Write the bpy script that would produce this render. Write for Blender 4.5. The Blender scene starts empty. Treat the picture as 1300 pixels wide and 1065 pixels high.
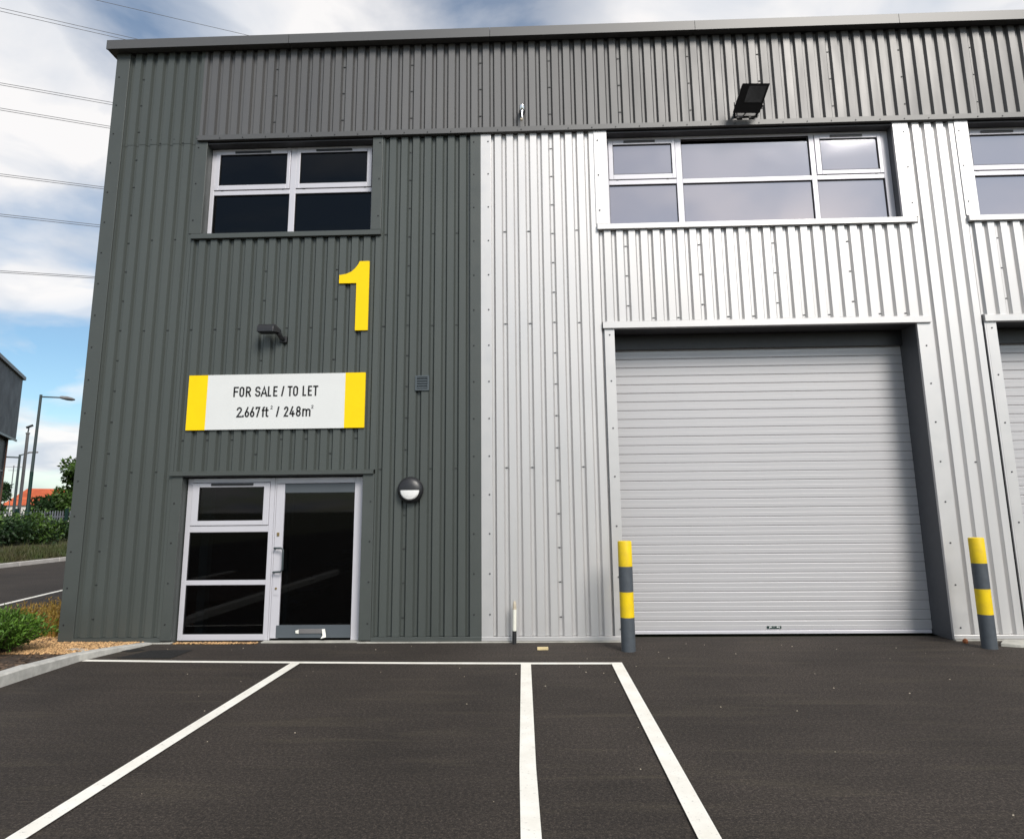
import bpy, math, random
from mathutils import Vector, Matrix, noise
random.seed(7)
C = bpy.context.scene.collection
S = bpy.context.scene
R = math.radians
# ------------------------------------------------------------------ camera
CAM = (0.0, -8.8907, 1.62)
cam = bpy.data.cameras.new('camera'); camo = bpy.data.objects.new('camera', cam); C.objects.link(camo)
S.camera = camo
pit, yaw, rol = R(10.2763), R(-1.9212), R(-0.5875)
cp, sp, cy_, sy_ = math.cos(pit), math.sin(pit), math.cos(yaw), math.sin(yaw)
fw = Vector((sy_*cp, cy_*cp, sp)); rt = Vector((cy_, -sy_, 0)); up = rt.cross(fw)
r2 = math.cos(rol)*rt + math.sin(rol)*up; u2 = -math.sin(rol)*rt + math.cos(rol)*up
camo.matrix_world = Matrix(((r2.x, u2.x, -fw.x, CAM[0]), (r2.y, u2.y, -fw.y, CAM[1]), (r2.z, u2.z, -fw.z, CAM[2]), (0, 0, 0, 1)))
cam.sensor_fit = 'HORIZONTAL'; cam.sensor_width = 36; cam.lens = 871.33/1300*36
cam.shift_y = -45/1300; cam.clip_start = .1; cam.clip_end = 3000
# ------------------------------------------------------------------ sky, sun, exposure
SUN_AZ, SUN_EL = 29, 38          # degrees to the right of straight behind the camera, degrees up
sd = Vector((math.sin(R(SUN_AZ))*math.cos(R(SUN_EL)), -math.cos(R(SUN_AZ))*math.cos(R(SUN_EL)), math.sin(R(SUN_EL))))
w = bpy.data.worlds.new('World'); S.world = w; w.use_nodes = True
nt = w.node_tree; nt.nodes.clear()
def nn(t, kind, **k):
    n = t.nodes.new(kind)
    for a, b in k.items():
        if a in n.inputs.keys() if isinstance(a, str) else False: n.inputs[a].default_value = b
        else: setattr(n, a, b)
    return n
def mth(t, op, a, b=None, clamp=False):
    n = t.nodes.new('ShaderNodeMath'); n.operation = op; n.use_clamp = clamp
    for i, v in enumerate((a, b)):
        if v is None: continue
        if isinstance(v, (int, float)): n.inputs[i].default_value = v
        else: t.links.new(v, n.inputs[i])
    return n.outputs[0]
def vmth(t, op, a, b=None):
    n = t.nodes.new('ShaderNodeVectorMath'); n.operation = op
    for i, v in enumerate((a, b)):
        if v is None: continue
        if isinstance(v, (tuple, list, Vector)): n.inputs[i].default_value = v
        else: t.links.new(v, n.inputs[i])
    return n.outputs['Value'] if op == 'DOT_PRODUCT' else n.outputs[0]
def ramp(t, fac, stops):
    n = t.nodes.new('ShaderNodeValToRGB'); t.links.new(fac, n.inputs[0])
    e = n.color_ramp.elements
    while len(e) < len(stops): e.new(.5)
    for i, (p, c) in enumerate(stops):
        e[i].position = p; e[i].color = (c, c, c, 1) if isinstance(c, (int, float)) else (*c, 1)
    return n.outputs[0]
def mix(t, fac, a, b, mode='MIX'):
    n = t.nodes.new('ShaderNodeMix'); n.data_type = 'RGBA'; n.blend_type = mode
    for i, v in ((0, fac), (6, a), (7, b)):
        if isinstance(v, (int, float)): n.inputs[i].default_value = v
        elif isinstance(v, tuple): n.inputs[i].default_value = (*v, 1)
        else: t.links.new(v, n.inputs[i])
    return n.outputs[2]
def noi(t, vec, scale, detail=4, rough=.55, dist=0):
    n = t.nodes.new('ShaderNodeTexNoise'); n.inputs['Scale'].default_value = scale
    n.inputs['Detail'].default_value = detail; n.inputs['Roughness'].default_value = rough; n.inputs['Distortion'].default_value = dist
    if vec is not None: t.links.new(vec, n.inputs['Vector'])
    return n.outputs[0]
sky = nn(nt, 'ShaderNodeTexSky', sky_type='NISHITA', sun_disc=False)
sky.sun_elevation = R(SUN_EL); sky.sun_rotation = R(180-SUN_AZ); sky.dust_density = .6; sky.ozone_density = 2.0
tc = nn(nt, 'ShaderNodeTexCoord'); D = tc.outputs['Generated']
sep = nn(nt, 'ShaderNodeSeparateXYZ'); nt.links.new(D, sep.inputs[0])
zz = mth(nt, 'ADD', mth(nt, 'MAXIMUM', sep.outputs[2], 0.0), .22)
comb = nn(nt, 'ShaderNodeCombineXYZ')
nt.links.new(mth(nt, 'DIVIDE', sep.outputs[0], zz), comb.inputs[0]); nt.links.new(mth(nt, 'DIVIDE', sep.outputs[1], zz), comb.inputs[1])
P = comb.outputs[0]
Pc = vmth(nt, 'ADD', P, (3.1, 7.4, 0))
nbig = noi(nt, Pc, 1.9, 7, .52, .3)
nsm = noi(nt, vmth(nt, 'ADD', P, (11.0, 2.0, 5.0)), 3.4, 6, .5, .4)
def cloud_bank(v, size, weight):
    d = vmth(nt, 'DOT_PRODUCT', vmth(nt, 'NORMALIZE', D), v); e = mth(nt, 'EXPONENT', mth(nt, 'MULTIPLY', mth(nt, 'SUBTRACT', d, 1.0), 2.0/R(size)**2))
    return mth(nt, 'MULTIPLY', e, weight)
dens = ramp(nt, nbig, [(.40, 0), (.60, 1)])
for v, size, weight in (((-.508, .682, .526), 5, -.8), ((-.558, .737, .381), 5.5, -.6), ((-.58, .79, .195), 5.0, -1.2), ((-.228, .755, .614), 7, .8), ((-.01, .775, .632), 7, -.9), ((-.409, .704, .58), 4.5, -.35),
                        ((.32, .74, .597), 10, .8), ((-.581, .765, .28), 4, .6), ((-.59, .675, .46), 5, .35), ((-.587, .805, .085), 5, .55)):
    dens = mth(nt, 'ADD', dens, cloud_bank(v, size, weight))
dens = mth(nt, 'MULTIPLY', dens, 1.0, True)
shade = ramp(nt, nsm, [(.34, (.62, .665, .74)), (.58, (.93, .91, .90))])
skyc = vmth(nt, 'SCALE', sky.outputs[0]); skyc.node.inputs['Scale'].default_value = .115
skyc = mix(nt, 1.0, skyc, (.92, 1.05, 1.05), 'MULTIPLY')
veil = ramp(nt, sep.outputs[2], [(.20, .0), (.34, .16)])
dens = mth(nt, 'ADD', mth(nt, 'MULTIPLY', dens, mth(nt, 'SUBTRACT', .95, veil)), veil)
# thin cloud scatters forward: it is brighter towards the sun
sh2 = vmth(nt, 'SCALE', shade); nt.links.new(mth(nt, 'ADD', cloud_bank(tuple(sd), 24, 1.5), 1.0), sh2.node.inputs['Scale'])
colr = mix(nt, dens, skyc, sh2)
bg = nn(nt, 'ShaderNodeBackground'); nt.links.new(colr, bg.inputs[0]); bg.inputs[1].default_value = 1.0
wo = nn(nt, 'ShaderNodeOutputWorld'); nt.links.new(bg.outputs[0], wo.inputs[0])
sl = bpy.data.lights.new('sun', 'SUN'); sl.energy = 3.1; sl.angle = R(22); sl.color = (1, .945, .87)
so = bpy.data.objects.new('sun', sl); C.objects.link(so); so.rotation_euler = sd.to_track_quat('Z', 'Y').to_euler(); so.location = sd*60
S.view_settings.view_transform = 'Standard'; S.view_settings.look = 'None'; S.view_settings.exposure = 0.12; S.view_settings.gamma = 1.0
S.view_settings.use_curve_mapping = False
S.cycles.max_bounces = 8; S.cycles.use_denoising = True
# ------------------------------------------------------------------ materials
M = {}
def mat(name, col, rough=.5, metal=0.0, spec=.5, var=0, vscale=3, bump=0, bscale=60, coat=0, stretch=None, col2=None, island=0):
    m = bpy.data.materials.new(name); m.use_nodes = True; t = m.node_tree; b = t.nodes['Principled BSDF']
    b.inputs['Base Color'].default_value = (*col, 1); b.inputs['Roughness'].default_value = rough
    b.inputs['Metallic'].default_value = metal; b.inputs['Specular IOR Level'].default_value = spec; b.inputs['Coat Weight'].default_value = coat
    co = t.nodes.new('ShaderNodeTexCoord').outputs['Object']
    if stretch:
        mp = t.nodes.new('ShaderNodeMapping'); mp.inputs['Scale'].default_value = stretch; t.links.new(co, mp.inputs[0]); co = mp.outputs[0]
    if var or col2:
        c2 = col2 or tuple(max(0, c*(1-var)) for c in col); c1 = col if col2 else tuple(c*(1+var) for c in col)
        f = ramp(t, noi(t, co, vscale, 6, .6), [(.32, 0), (.68, 1)])
        t.links.new(mix(t, f, c1, c2), b.inputs['Base Color'])
        if rough < .9:
            rr = ramp(t, noi(t, co, vscale*2.3, 4), [(.3, max(0, rough-.06)), (.7, min(1, rough+.06))]); t.links.new(rr, b.inputs['Roughness'])
    if 'cladding' in name:
        oi = t.nodes.new('ShaderNodeObjectInfo'); pv = b.inputs['Base Color'].links[0].from_socket
        t.links.new(mix(t, 1.0, pv, ramp(t, oi.outputs['Random'], [(0, .955), (1, 1.045)]), 'MULTIPLY'), b.inputs['Base Color'])
    if island:
        g = t.nodes.new('ShaderNodeNewGeometry')
        hv = t.nodes.new('ShaderNodeHueSaturation'); prev = b.inputs['Base Color'].links
        if prev: t.links.new(prev[0].from_socket, hv.inputs['Color'])
        else: hv.inputs['Color'].default_value = (*col, 1)
        v = ramp(t, g.outputs['Random Per Island'], [(0, 1-island), (1, 1+island)])
        t.links.new(v, hv.inputs['Value']); t.links.new(hv.outputs[0], b.inputs['Base Color'])
    if bump:
        bn = t.nodes.new('ShaderNodeBump'); bn.inputs['Strength'].default_value = bump; bn.inputs['Distance'].default_value = .01
        t.links.new(noi(t, co, bscale, 4), bn.inputs['Height']); t.links.new(bn.outputs[0], b.inputs['Normal'])
    M[name] = m; return m
def leafmat(name, c1, c2, island=.45, vscale=2.5):
    m = mat(name, c1, .55, spec=.3, col2=c2, vscale=vscale, island=island)
    b = m.node_tree.nodes['Principled BSDF']; b.inputs['Roughness'].default_value = .55
    b.inputs['Subsurface Weight'].default_value = 0
    return m
mat('silver_cladding', (.545, .535, .53), .44, metal=.5, var=.02, vscale=1.2, stretch=(1.5, 1.5, .25))
mat('silver_trim', (.545, .535, .53), .44, metal=.5, var=.015, vscale=2)
mat('dark_cladding', (.067, .076, .071), .42, metal=.15, var=.05, vscale=1.2, stretch=(1.5, 1.5, .25))
mat('dark_trim', (.066, .074, .0695), .42, metal=.15, var=.04, vscale=2)
mat('band_cladding', (.130, .128, .127), .48, metal=.62, var=.025, vscale=.8, stretch=(2, 2, .35))
mat('band_trim', (.112, .111, .110), .46, metal=.5)
mat('fixing', (.04, .042, .042), .5, metal=.5)
mat('fixing_silver', (.09, .09, .095), .5, metal=.3)
mat('shaded_reveal', (.085, .088, .096), .5, metal=.15, var=.03)  # darker than the silver trim: shade of the jambs is put into the colour
mat('frame', (.56, .55, .59), .38, metal=.15, var=.02, vscale=4)
mat('rubber', (.012, .012, .013), .7)
mat('slate_rail', (.075, .088, .10), .45, var=.05)
mat('shutter', (.455, .448, .458), .45, metal=.25, var=.012, vscale=1.5, stretch=(.4, 1, 3))
mat('lobby_green', (.10, .16, .12), .6)
mat('lobby_grey', (.16, .16, .17), .6)
mat('seal', (.31, .305, .31), .6)
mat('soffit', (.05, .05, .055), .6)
mat('core', (.012, .012, .013), .9)
mat('yellow', (.88, .60, .0), .6, spec=.25, var=.02, vscale=6)
mat('bollard_yellow', (.84, .60, .0), .5, spec=.3, col2=(.62, .43, .02), vscale=5, bump=.05)
mat('bollard_grey', (.060, .070, .082), .5, var=.12, vscale=14)
mat('white_sign', (.66, .67, .66), .5, var=.015)
mat('ink', (.012, .012, .013), .6)
mat('black_plastic', (.016, .016, .018), .38, var=.1, vscale=20)
mat('black_metal', (.010, .010, .011), .35, metal=.2)
mat('diffuser', (.78, .78, .77), .35, var=.05, vscale=30)
mat('chrome', (.75, .75, .75), .18, metal=1)
mat('handle', (.045, .06, .065), .4, metal=.2)
mat('brass', (.30, .22, .10), .4, metal=.7)
mat('paper', (.75, .74, .68), .8, var=.08, vscale=30)
mat('vent', (.06, .075, .085), .5)
mat('concrete', (.44, .43, .40), .85, var=.18, vscale=9, bump=.3, bscale=90)
mat('plinth', (.40, .39, .35), .9, var=.2, vscale=6, bump=.3)
mat('far_kerb', (.50, .48, .46), .85, var=.12, vscale=3)
mat('wood', (.62, .50, .27), .7, var=.15, vscale=20)
mat('rust', (.28, .09, .03), .8, var=.3, vscale=40)
mat('white_post', (.72, .71, .62), .5, var=.06, vscale=20)
mat('beige', (.48, .42, .32), .7, var=.2, vscale=20)
mat('gravel', (.46, .30, .14), .85, col2=(.30, .16, .07), vscale=30, island=.7)
mat('gravel_bed', (.33, .20, .10), .95, var=.4, vscale=25, bump=.6, bscale=70)
mat('bark', (.075, .048, .030), .95, island=.6, var=.3, vscale=20)
mat('soil', (.05, .034, .024), .95, var=.4, vscale=12, bump=.6)
mat('grass_ground', (.045, .055, .022), .95, col2=(.075, .058, .03), vscale=1.2, bump=.5, bscale=30)
mat('ground', (.075, .085, .04), .95, col2=(.10, .09, .055), vscale=.05)
mat('wall_grey', (.036, .035, .042), .6, metal=.15, var=.05, vscale=.6)
mat('wall_trim', (.12, .12, .125), .5)
mat('far_pane', (.018, .02, .024), .5, spec=.2)
mat('brickish', (.25, .11, .06), .8, var=.2, vscale=8)
mat('tile_roof', (.55, .13, .05), .8, col2=(.42, .09, .035), vscale=.8, island=.18)
mat('render', (.55, .53, .50), .8, var=.06)
mat('lamp_green', (.006, .028, .022), .6, spec=.3, var=.1)
mat('lamp_grey', (.045, .06, .062), .6, spec=.3)
mat('pole_grey', (.15, .145, .145), .6, var=.1)
mat('galv', (.22, .23, .26), .5, metal=.2)
mat('cable', (.09, .09, .10), .5)
mat('timber', (.06, .045, .03), .9, var=.3, vscale=6)
mat('asphalt_patch', (.0055, .005, .0048), .8, var=.25, vscale=9, bump=.5, bscale=160)
leafmat('shrub_leaf', (.085, .165, .018), (.036, .088, .010), .5, 6)
leafmat('dry_leaf', (.27, .20, .03), (.17, .075, .025), .45, 9)
leafmat('mid_leaf', (.066, .125, .020), (.032, .066, .013), .55, 1.2)
leafmat('dark_leaf', (.022, .052, .014), (.012, .030, .010), .5, 1.2)
leafmat('verge_grass', (.045, .070, .018), (.075, .065, .030), .4, 1.5)
def asphalt():
    m = bpy.data.materials.new('asphalt'); m.use_nodes = True; t = m.node_tree; b = t.nodes['Principled BSDF']
    co = t.nodes.new('ShaderNodeTexCoord').outputs['Object']
    fine = noi(t, co, 95, 5, .85); mid = noi(t, co, 42, 3, .7); big = noi(t, co, .55, 5, .6)
    c = ramp(t, fine, [(.36, (.011, .0088, .0072)), (.50, (.032, .0256, .021)), (.64, (.086, .070, .058))])
    c = mix(t, 1.0, c, ramp(t, mid, [(.32, .45), (.50, .95), (.68, 1.75)]), 'MULTIPLY')
    c = mix(t, 1.0, c, ramp(t, big, [(.30, .70), (.70, 1.25)]), 'MULTIPLY')
    mp = t.nodes.new('ShaderNodeMapping'); mp.inputs['Scale'].default_value = (.6, 5, 1); t.links.new(co, mp.inputs[0])
    c = mix(t, 1.0, c, ramp(t, noi(t, mp.outputs[0], 1.4, 5, .65), [(.32, .88), (.68, 1.13)]), 'MULTIPLY')
    dust = ramp(t, noi(t, mp.outputs[0], .9, 5, .6, .5), [(.54, 0), (.74, .22)])
    c = mix(t, dust, c, (.125, .105, .070))
    vo = t.nodes.new('ShaderNodeTexVoronoi'); vo.inputs['Scale'].default_value = 5.5; t.links.new(co, vo.inputs['Vector'])
    sp_ = ramp(t, vo.outputs['Distance'], [(.010, 1), (.018, 0)])
    c = mix(t, mth(t, 'MULTIPLY', sp_, .45), c, (.28, .24, .19))
    t.links.new(c, b.inputs['Base Color']); b.inputs['Roughness'].default_value = .86; b.inputs['Specular IOR Level'].default_value = .3
    bn = t.nodes.new('ShaderNodeBump'); bn.inputs['Strength'].default_value = .7; bn.inputs['Distance'].default_value = .008
    t.links.new(fine, bn.inputs['Height']); t.links.new(bn.outputs[0], b.inputs['Normal']); M['asphalt'] = m
asphalt()
def linepaint():
    m = bpy.data.materials.new('line_paint'); m.use_nodes = True; t = m.node_tree; b = t.nodes['Principled BSDF']
    co = t.nodes.new('ShaderNodeTexCoord').outputs['Object']
    c = mix(t, ramp(t, noi(t, co, 4, 5), [(.35, 0), (.7, 1)]), (.86, .84, .77), (.76, .73, .65))
    c = mix(t, ramp(t, noi(t, co, 38, 4, .75), [(.60, 0), (.72, .6)]), c, (.12, .105, .09))
    t.links.new(c, b.inputs['Base Color']); b.inputs['Roughness'].default_value = .8
    bn = t.nodes.new('ShaderNodeBump'); bn.inputs['Strength'].default_value = .5; bn.inputs['Distance'].default_value = .006
    t.links.new(noi(t, co, 190, 3, .7), bn.inputs['Height']); t.links.new(bn.outputs[0], b.inputs['Normal']); M['line_paint'] = m
linepaint()
def glass(name, tint, rough, ior=1.35, film=None):
    """thin sheet glass: Fresnel reflection over a see-through tint; film = milky protective film behind the glass"""
    m = bpy.data.materials.new(name); m.use_nodes = True; t = m.node_tree; t.nodes.clear()
    out = t.nodes.new('ShaderNodeOutputMaterial'); mx = t.nodes.new('ShaderNodeMixShader'); fr = t.nodes.new('ShaderNodeFresnel'); fr.inputs[0].default_value = ior
    gl = t.nodes.new('ShaderNodeBsdfGlossy'); gl.inputs['Roughness'].default_value = rough; gl.inputs[0].default_value = (.97, .95, 1, 1) if film else (1, 1, 1, 1)
    if film:
        co = t.nodes.new('ShaderNodeTexCoord').outputs['Object']
        f = noi(t, co, .9, 2, .4, .3)
        under = t.nodes.new('ShaderNodeBsdfDiffuse'); under.inputs[0].default_value = (*film, 1)
        bn = t.nodes.new('ShaderNodeBump'); bn.inputs['Strength'].default_value = .22; bn.inputs['Distance'].default_value = .04
        t.links.new(f, bn.inputs['Height']); t.links.new(bn.outputs[0], gl.inputs['Normal'])
    else:
        under = t.nodes.new('ShaderNodeBsdfTransparent'); under.inputs[0].default_value = (*tint, 1)
    t.links.new(fr.outputs[0], mx.inputs[0]); t.links.new(under.outputs[0], mx.inputs[1]); t.links.new(gl.outputs[0], mx.inputs[2])
    t.links.new(mx.outputs[0], out.inputs[0]); M[name] = m
glass('glass_dark', (.30, .32, .36), .02, 1.32)
glass('glass_film', None, .06, 3.1, (.175, .152, .165))
# ------------------------------------------------------------------ mesh helpers
ORG = {}
class MB:
    def __init__(s): s.v = []; s.f = []
    def poly(s, pts, flip=False):
        n = len(s.v); s.v += [tuple(p) for p in pts]; idx = list(range(n, n+len(pts))); s.f.append(idx[::-1] if flip else idx); return s
    def box(s, x0, x1, y0, y1, z0, z1):
        n = len(s.v)
        s.v += [(x0, y0, z0), (x1, y0, z0), (x1, y1, z0), (x0, y1, z0), (x0, y0, z1), (x1, y0, z1), (x1, y1, z1), (x0, y1, z1)]
        for q in ((0, 3, 2, 1), (4, 5, 6, 7), (0, 1, 5, 4), (1, 2, 6, 5), (2, 3, 7, 6), (3, 0, 4, 7)): s.f.append([n+i for i in q])
        return s
    def bar(s, a, b, wx, wy, upv=(0, 0, 1)):
        """box beam from a to b"""
        a = Vector(a); b = Vector(b); d = (b-a).normalized(); u = Vector(upv)
        if abs(d.dot(u)) > .95: u = Vector((0, 1, 0))
        x = d.cross(u).normalized()*wx/2; y = x.cross(d).normalized()*wy/2; n = len(s.v)
        for p in (a, b):
            for i, j in ((-1, -1), (1, -1), (1, 1), (-1, 1)): s.v.append(tuple(p+x*i+y*j))
        for q in ((3, 2, 1, 0), (4, 5, 6, 7), (0, 1, 5, 4), (1, 2, 6, 5), (2, 3, 7, 6), (3, 0, 4, 7)): s.f.append([n+i for i in q])
        return s
    def tube(s, pts, rad, n=10, caps=True):
        pts = [Vector(p) for p in pts]; rad = rad if isinstance(rad, (list, tuple)) else [rad]*len(pts); base = len(s.v)
        u = None
        for i, p in enumerate(pts):
            d = (pts[min(i+1, len(pts)-1)]-pts[max(i-1, 0)]).normalized()
            if u is None: u = d.orthogonal().normalized()
            u = (u-d*u.dot(d)).normalized(); w_ = d.cross(u)
            for k in range(n):
                a = 2*math.pi*k/n; s.v.append(tuple(p+(u*math.cos(a)+w_*math.sin(a))*rad[i]))
        for i in range(len(pts)-1):
            for k in range(n):
                a = base+i*n+k; b = base+i*n+(k+1) % n; s.f.append([a, b, b+n, a+n])
        if caps:
            s.f.append([base+k for k in range(n)][::-1]); s.f.append([base+(len(pts)-1)*n+k for k in range(n)])
        return s
    def lathe(s, c, axis, prof, n=32):
        """prof: (distance along axis, radius)"""
        axis = Vector(axis).normalized(); c = Vector(c); u = axis.orthogonal().normalized(); w_ = axis.cross(u); base = len(s.v)
        for h, r in prof:
            for k in range(n):
                a = 2*math.pi*k/n; s.v.append(tuple(c+axis*h+(u*math.cos(a)+w_*math.sin(a))*r))
        for i in range(len(prof)-1):
            for k in range(n):
                a = base+i*n+k; b = base+i*n+(k+1) % n; s.f.append([a, b, b+n, a+n])
        s.f.append([base+k for k in range(n)][::-1]); s.f.append([base+(len(prof)-1)*n+k for k in range(n)])
        return s
    def extrude(s, outline, y0, y1):
        """outline in (x, z), counter-clockwise seen from -Y"""
        n = len(outline); b = len(s.v)
        s.v += [(x, y0, z) for x, z in outline]+[(x, y1, z) for x, z in outline]
        s.f.append([b+i for i in range(n)]); s.f.append([b+n+i for i in range(n)][::-1])
        for i in range(n): j = (i+1) % n; s.f.append([b+i, b+n+i, b+n+j, b+j])
        return s
    def prism(s, outline, z0, z1):
        n = len(outline); b = len(s.v)
        s.v += [(x, y, z0) for x, y in outline]+[(x, y, z1) for x, y in outline]
        s.f.append([b+i for i in range(n)][::-1]); s.f.append([b+n+i for i in range(n)])
        for i in range(n): j = (i+1) % n; s.f.append([b+i, b+j, b+n+j, b+n+i])
        return s
    def build(s, name, m, parent=None, smooth=False, kind=None, bev=0, loc=None, label=None):
        o0 = ORG.get(parent.name, Vector((0, 0, 0))) if parent else Vector(loc or (0, 0, 0))
        me = bpy.data.meshes.new(name); me.from_pydata([tuple(Vector(p)-o0) for p in s.v], [], s.f); me.update()
        me.materials.append(M[m])
        o = bpy.data.objects.new(name, me); C.objects.link(o); ORG[o.name] = o0
        if parent: o.parent = parent
        else: o.location = o0
        if smooth:
            me.polygons.foreach_set('use_smooth', [True]*len(me.polygons))
            try: me.set_sharp_from_angle(angle=R(40))
            except Exception: pass
        if bev:
            bm_ = o.modifiers.new('edge', 'BEVEL'); bm_.width = bev; bm_.segments = 2; bm_.limit_method = 'ANGLE'; bm_.angle_limit = R(40)
        if kind: o['kind'] = kind
        if label: o['label'] = label
        return o
def tag(o, label, cat, group=None, kind=None):
    o['label'] = label; o['category'] = cat
    if group: o['group'] = group
    if kind: o['kind'] = kind
    return o
def thing(name, loc, label, cat, group=None):
    o = bpy.data.objects.new(name, None); C.objects.link(o); o.location = loc; o.empty_display_size = .2
    ORG[o.name] = Vector(loc); return tag(o, label, cat, group)
def share(src, parent, dloc):
    o = src.copy(); C.objects.link(o); o.parent = parent; o.location = Vector(src.location)+Vector(dloc)
    ORG[o.name] = ORG[src.name]; return o
# ------------------------------------------------------------------ ground
g = MB(); g.poly([(-700, -700, -.03), (700, -700, -.03), (700, 900, -.03), (-700, 900, -.03)]); g.build('ground', 'ground', kind='structure')
a = MB(); a.poly([(-16.3, -70, 0), (60, -70, 0), (60, .3, 0), (-16.3, .3, 0)]); a.build('forecourt_asphalt', 'asphalt', kind='structure')
a = MB(); a.poly([(-16.3, .3, .0), (-6.0, .3, .0), (-6.0, 150, .0), (-16.3, 150, .0)]); a.build('road', 'asphalt', kind='structure')
def stripe(name, pts, wd, z=.004, label=None):
    m = MB(); L = []; Rr = []
    pts = [Vector((*p, 0)) for p in pts]
    for i, p in enumerate(pts):
        d = (pts[min(i+1, len(pts)-1)]-pts[max(i-1, 0)]).normalized(); nrm = Vector((-d.y, d.x, 0))
        L.append(p+nrm*wd/2); Rr.append(p-nrm*wd/2)
    for i in range(len(pts)-1):
        m.poly([(*Rr[i].xy, z), (*Rr[i+1].xy, z), (*L[i+1].xy, z), (*L[i].xy, z)])
    return m.build(name, 'line_paint', kind='structure')
stripe('parking_line', [(-5.07, -.985), (-3.9, -1.06), (-2.64, -1.115), (-1.3, -1.165), (-.1, -1.195), (.84, -1.205)], .085)
stripe('parking_line', [(-2.625, -1.10), (-2.650, -4.0), (-2.66, -5.9)], .105, .008)
stripe('parking_line', [(-.140, -1.24), (-.083, -4.17), (-.03, -5.9)], .105, .008)
stripe('parking_line', [(.815, -1.20), (.825, -4.17), (.83, -5.9)], .115, .012)
stripe('road_line', [(-8.4, -3.5), (-9.705, 3.67), (-10.158, 6.0), (-11.2, 11), (-12.6, 18)], .11)
m = MB(); m.poly([(-4.78, -.87, .004), (-4.14, -.89, .004), (-4.12, -.42, .004), (-4.62, -.43, .004)]); m.poly([(-5.02, -.45, .0045), (-4.81, -.53, .0045), (-4.70, -.42, .0045), (-4.82, -.35, .0045)])
m.build('asphalt_patch', 'asphalt_patch', kind='structure')
# planting bed beside the building
def bedz(x, y): return .010+.062*min(1, max(0, -y/.9))
def bedx(y): return -5.215 if y < -1.0 else (-5.215+(y+1.0)*.30 if y < 0 else -6.055)
def bed_sheet(xl, ys, dz):
    m = MB()
    for y0, y1 in zip(ys[:-1], ys[1:]):
        e = 1e-4 if y1 <= 0 else -1e-4
        a, b = bedx(y0-e if y0 == 0 and y1 > 0 else y0), bedx(y1-1e-4)
        if y0 >= 0: a = b = -6.055
        z0, z1 = bedz(0, y0)+dz, bedz(0, y1)+dz
        m.poly([(xl, y0, z0), (a, y0, z0), (b, y1, z1), (xl, y1, z1)])
    return m
bed_sheet(-7.85, [-9, -1.0, -.8, -.6, -.4, -.2, -.02, 0.0, 4, 8], 0).build('planting_bed_soil', 'soil', kind='structure')
bed_sheet(-6.6, [-1.02, -1.0, -.8, -.6, -.4, -.2, -.02, 0.0, 1.2], .005).build('gravel_bed', 'gravel_bed', kind='structure')
def scatter_stones(name, n, rmin, rmax, matn, inside, zbase, flat=.7, kind='stuff'):
    m = MB(); k = 0
    while k < n:
        x, y = inside()
        if x is None: continue
        r = random.uniform(rmin, rmax); z = zbase(x, y)+r*flat*.35; a0 = random.random()*6.28; b0 = len(m.v)
        ring = [(x+r*math.cos(a0+i*1.2566)*random.uniform(.75, 1.2), y+r*math.sin(a0+i*1.2566)*random.uniform(.75, 1.2), z+random.uniform(-.2, .2)*r) for i in range(5)]
        m.v += ring+[(x, y, z+r*flat), (x, y, z-r*flat)]
        for i in range(5): j = (i+1) % 5; m.f.append([b0+i, b0+j, b0+5]); m.f.append([b0+j, b0+i, b0+6])
        k += 1
    return m.build(name, matn, kind=kind)
def in_gravel():
    x = random.uniform(-6.7, -4.95); y = random.uniform(-1.02, .9)
    if y > -.02 and x > -6.07: return None, None
    if x > -5.22+max(0, (y+1.0))*.29-.01: return None, None
    if x < -6.2 and random.random() < .5: return None, None
    return x, y
o = scatter_stones('gravel', 5200, .010, .021, 'gravel', in_gravel, lambda x, y: bedz(x, y)+.005); tag(o, 'tan gravel spread along the foot of the dark cladding', 'gravel')
def in_bark():
    x = random.uniform(-7.8, -5.24); y = random.uniform(-3.2, 3.0)
    if x > -6.1 and y > -1.02: return None, None
    return x, y
o = scatter_stones('bark_chips', 3800, .015, .035, 'bark', in_bark, bedz, .35); tag(o, 'dark bark mulch under the green shrub', 'bark mulch')
o = scatter_stones('gravel_strip', 420, .008, .016, 'gravel', lambda: (random.uniform(-4.55, -3.5), random.uniform(-.075, .03)), lambda x, y: .004); tag(o, 'thin strip of tan gravel under the side window of the entrance', 'gravel')
# kerb of the bed: individual stones
kp = [(-5.17, -8.9), (-5.17, -7.98), (-5.17, -7.06), (-5.17, -6.14), (-5.17, -5.22), (-5.17, -4.3), (-5.17, -3.38), (-5.172, -2.46), (-5.175, -1.72), (-5.165, -1.02), (-5.03, -.50), (-4.885, -.03)]
kt = bpy.data.objects.new('kerb', None); C.objects.link(kt); kt['kind'] = 'structure'; ORG['kerb'] = Vector((0, 0, 0))
for i in range(len(kp)-1):
    p = Vector((*kp[i], 0)); q = Vector((*kp[i+1], 0)); d = (q-p).normalized(); n_ = Vector((d.y, -d.x, 0)); p = p+d*.003; q = q-d*.003
    hgt = .118 if i < 8 else (.112, .085, .055)[i-8] if i-8 < 3 else .1
    h2 = hgt if i < 8 else (.085, .055, .02)[i-8]
    m = MB(); pr = [(-.065, 0), (.065, 0), (.065, 1-.14), (.045, 1), (-.065, 1)]
    for e, h in ((p, hgt), (q, h2)):
        for u, v in pr: m.v.append(tuple(e+n_*u+Vector((0, 0, v*h-(0.02 if v == 0 else 0)))))
    for k in range(5): j = (k+1) % 5; m.f.append([k, j, 5+j, 5+k])
    m.f.append([0, 1, 2, 3, 4][::-1]); m.f.append([5, 6, 7, 8, 9])
    m.build('kerb_stone', 'concrete', kt)
m = MB()
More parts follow.
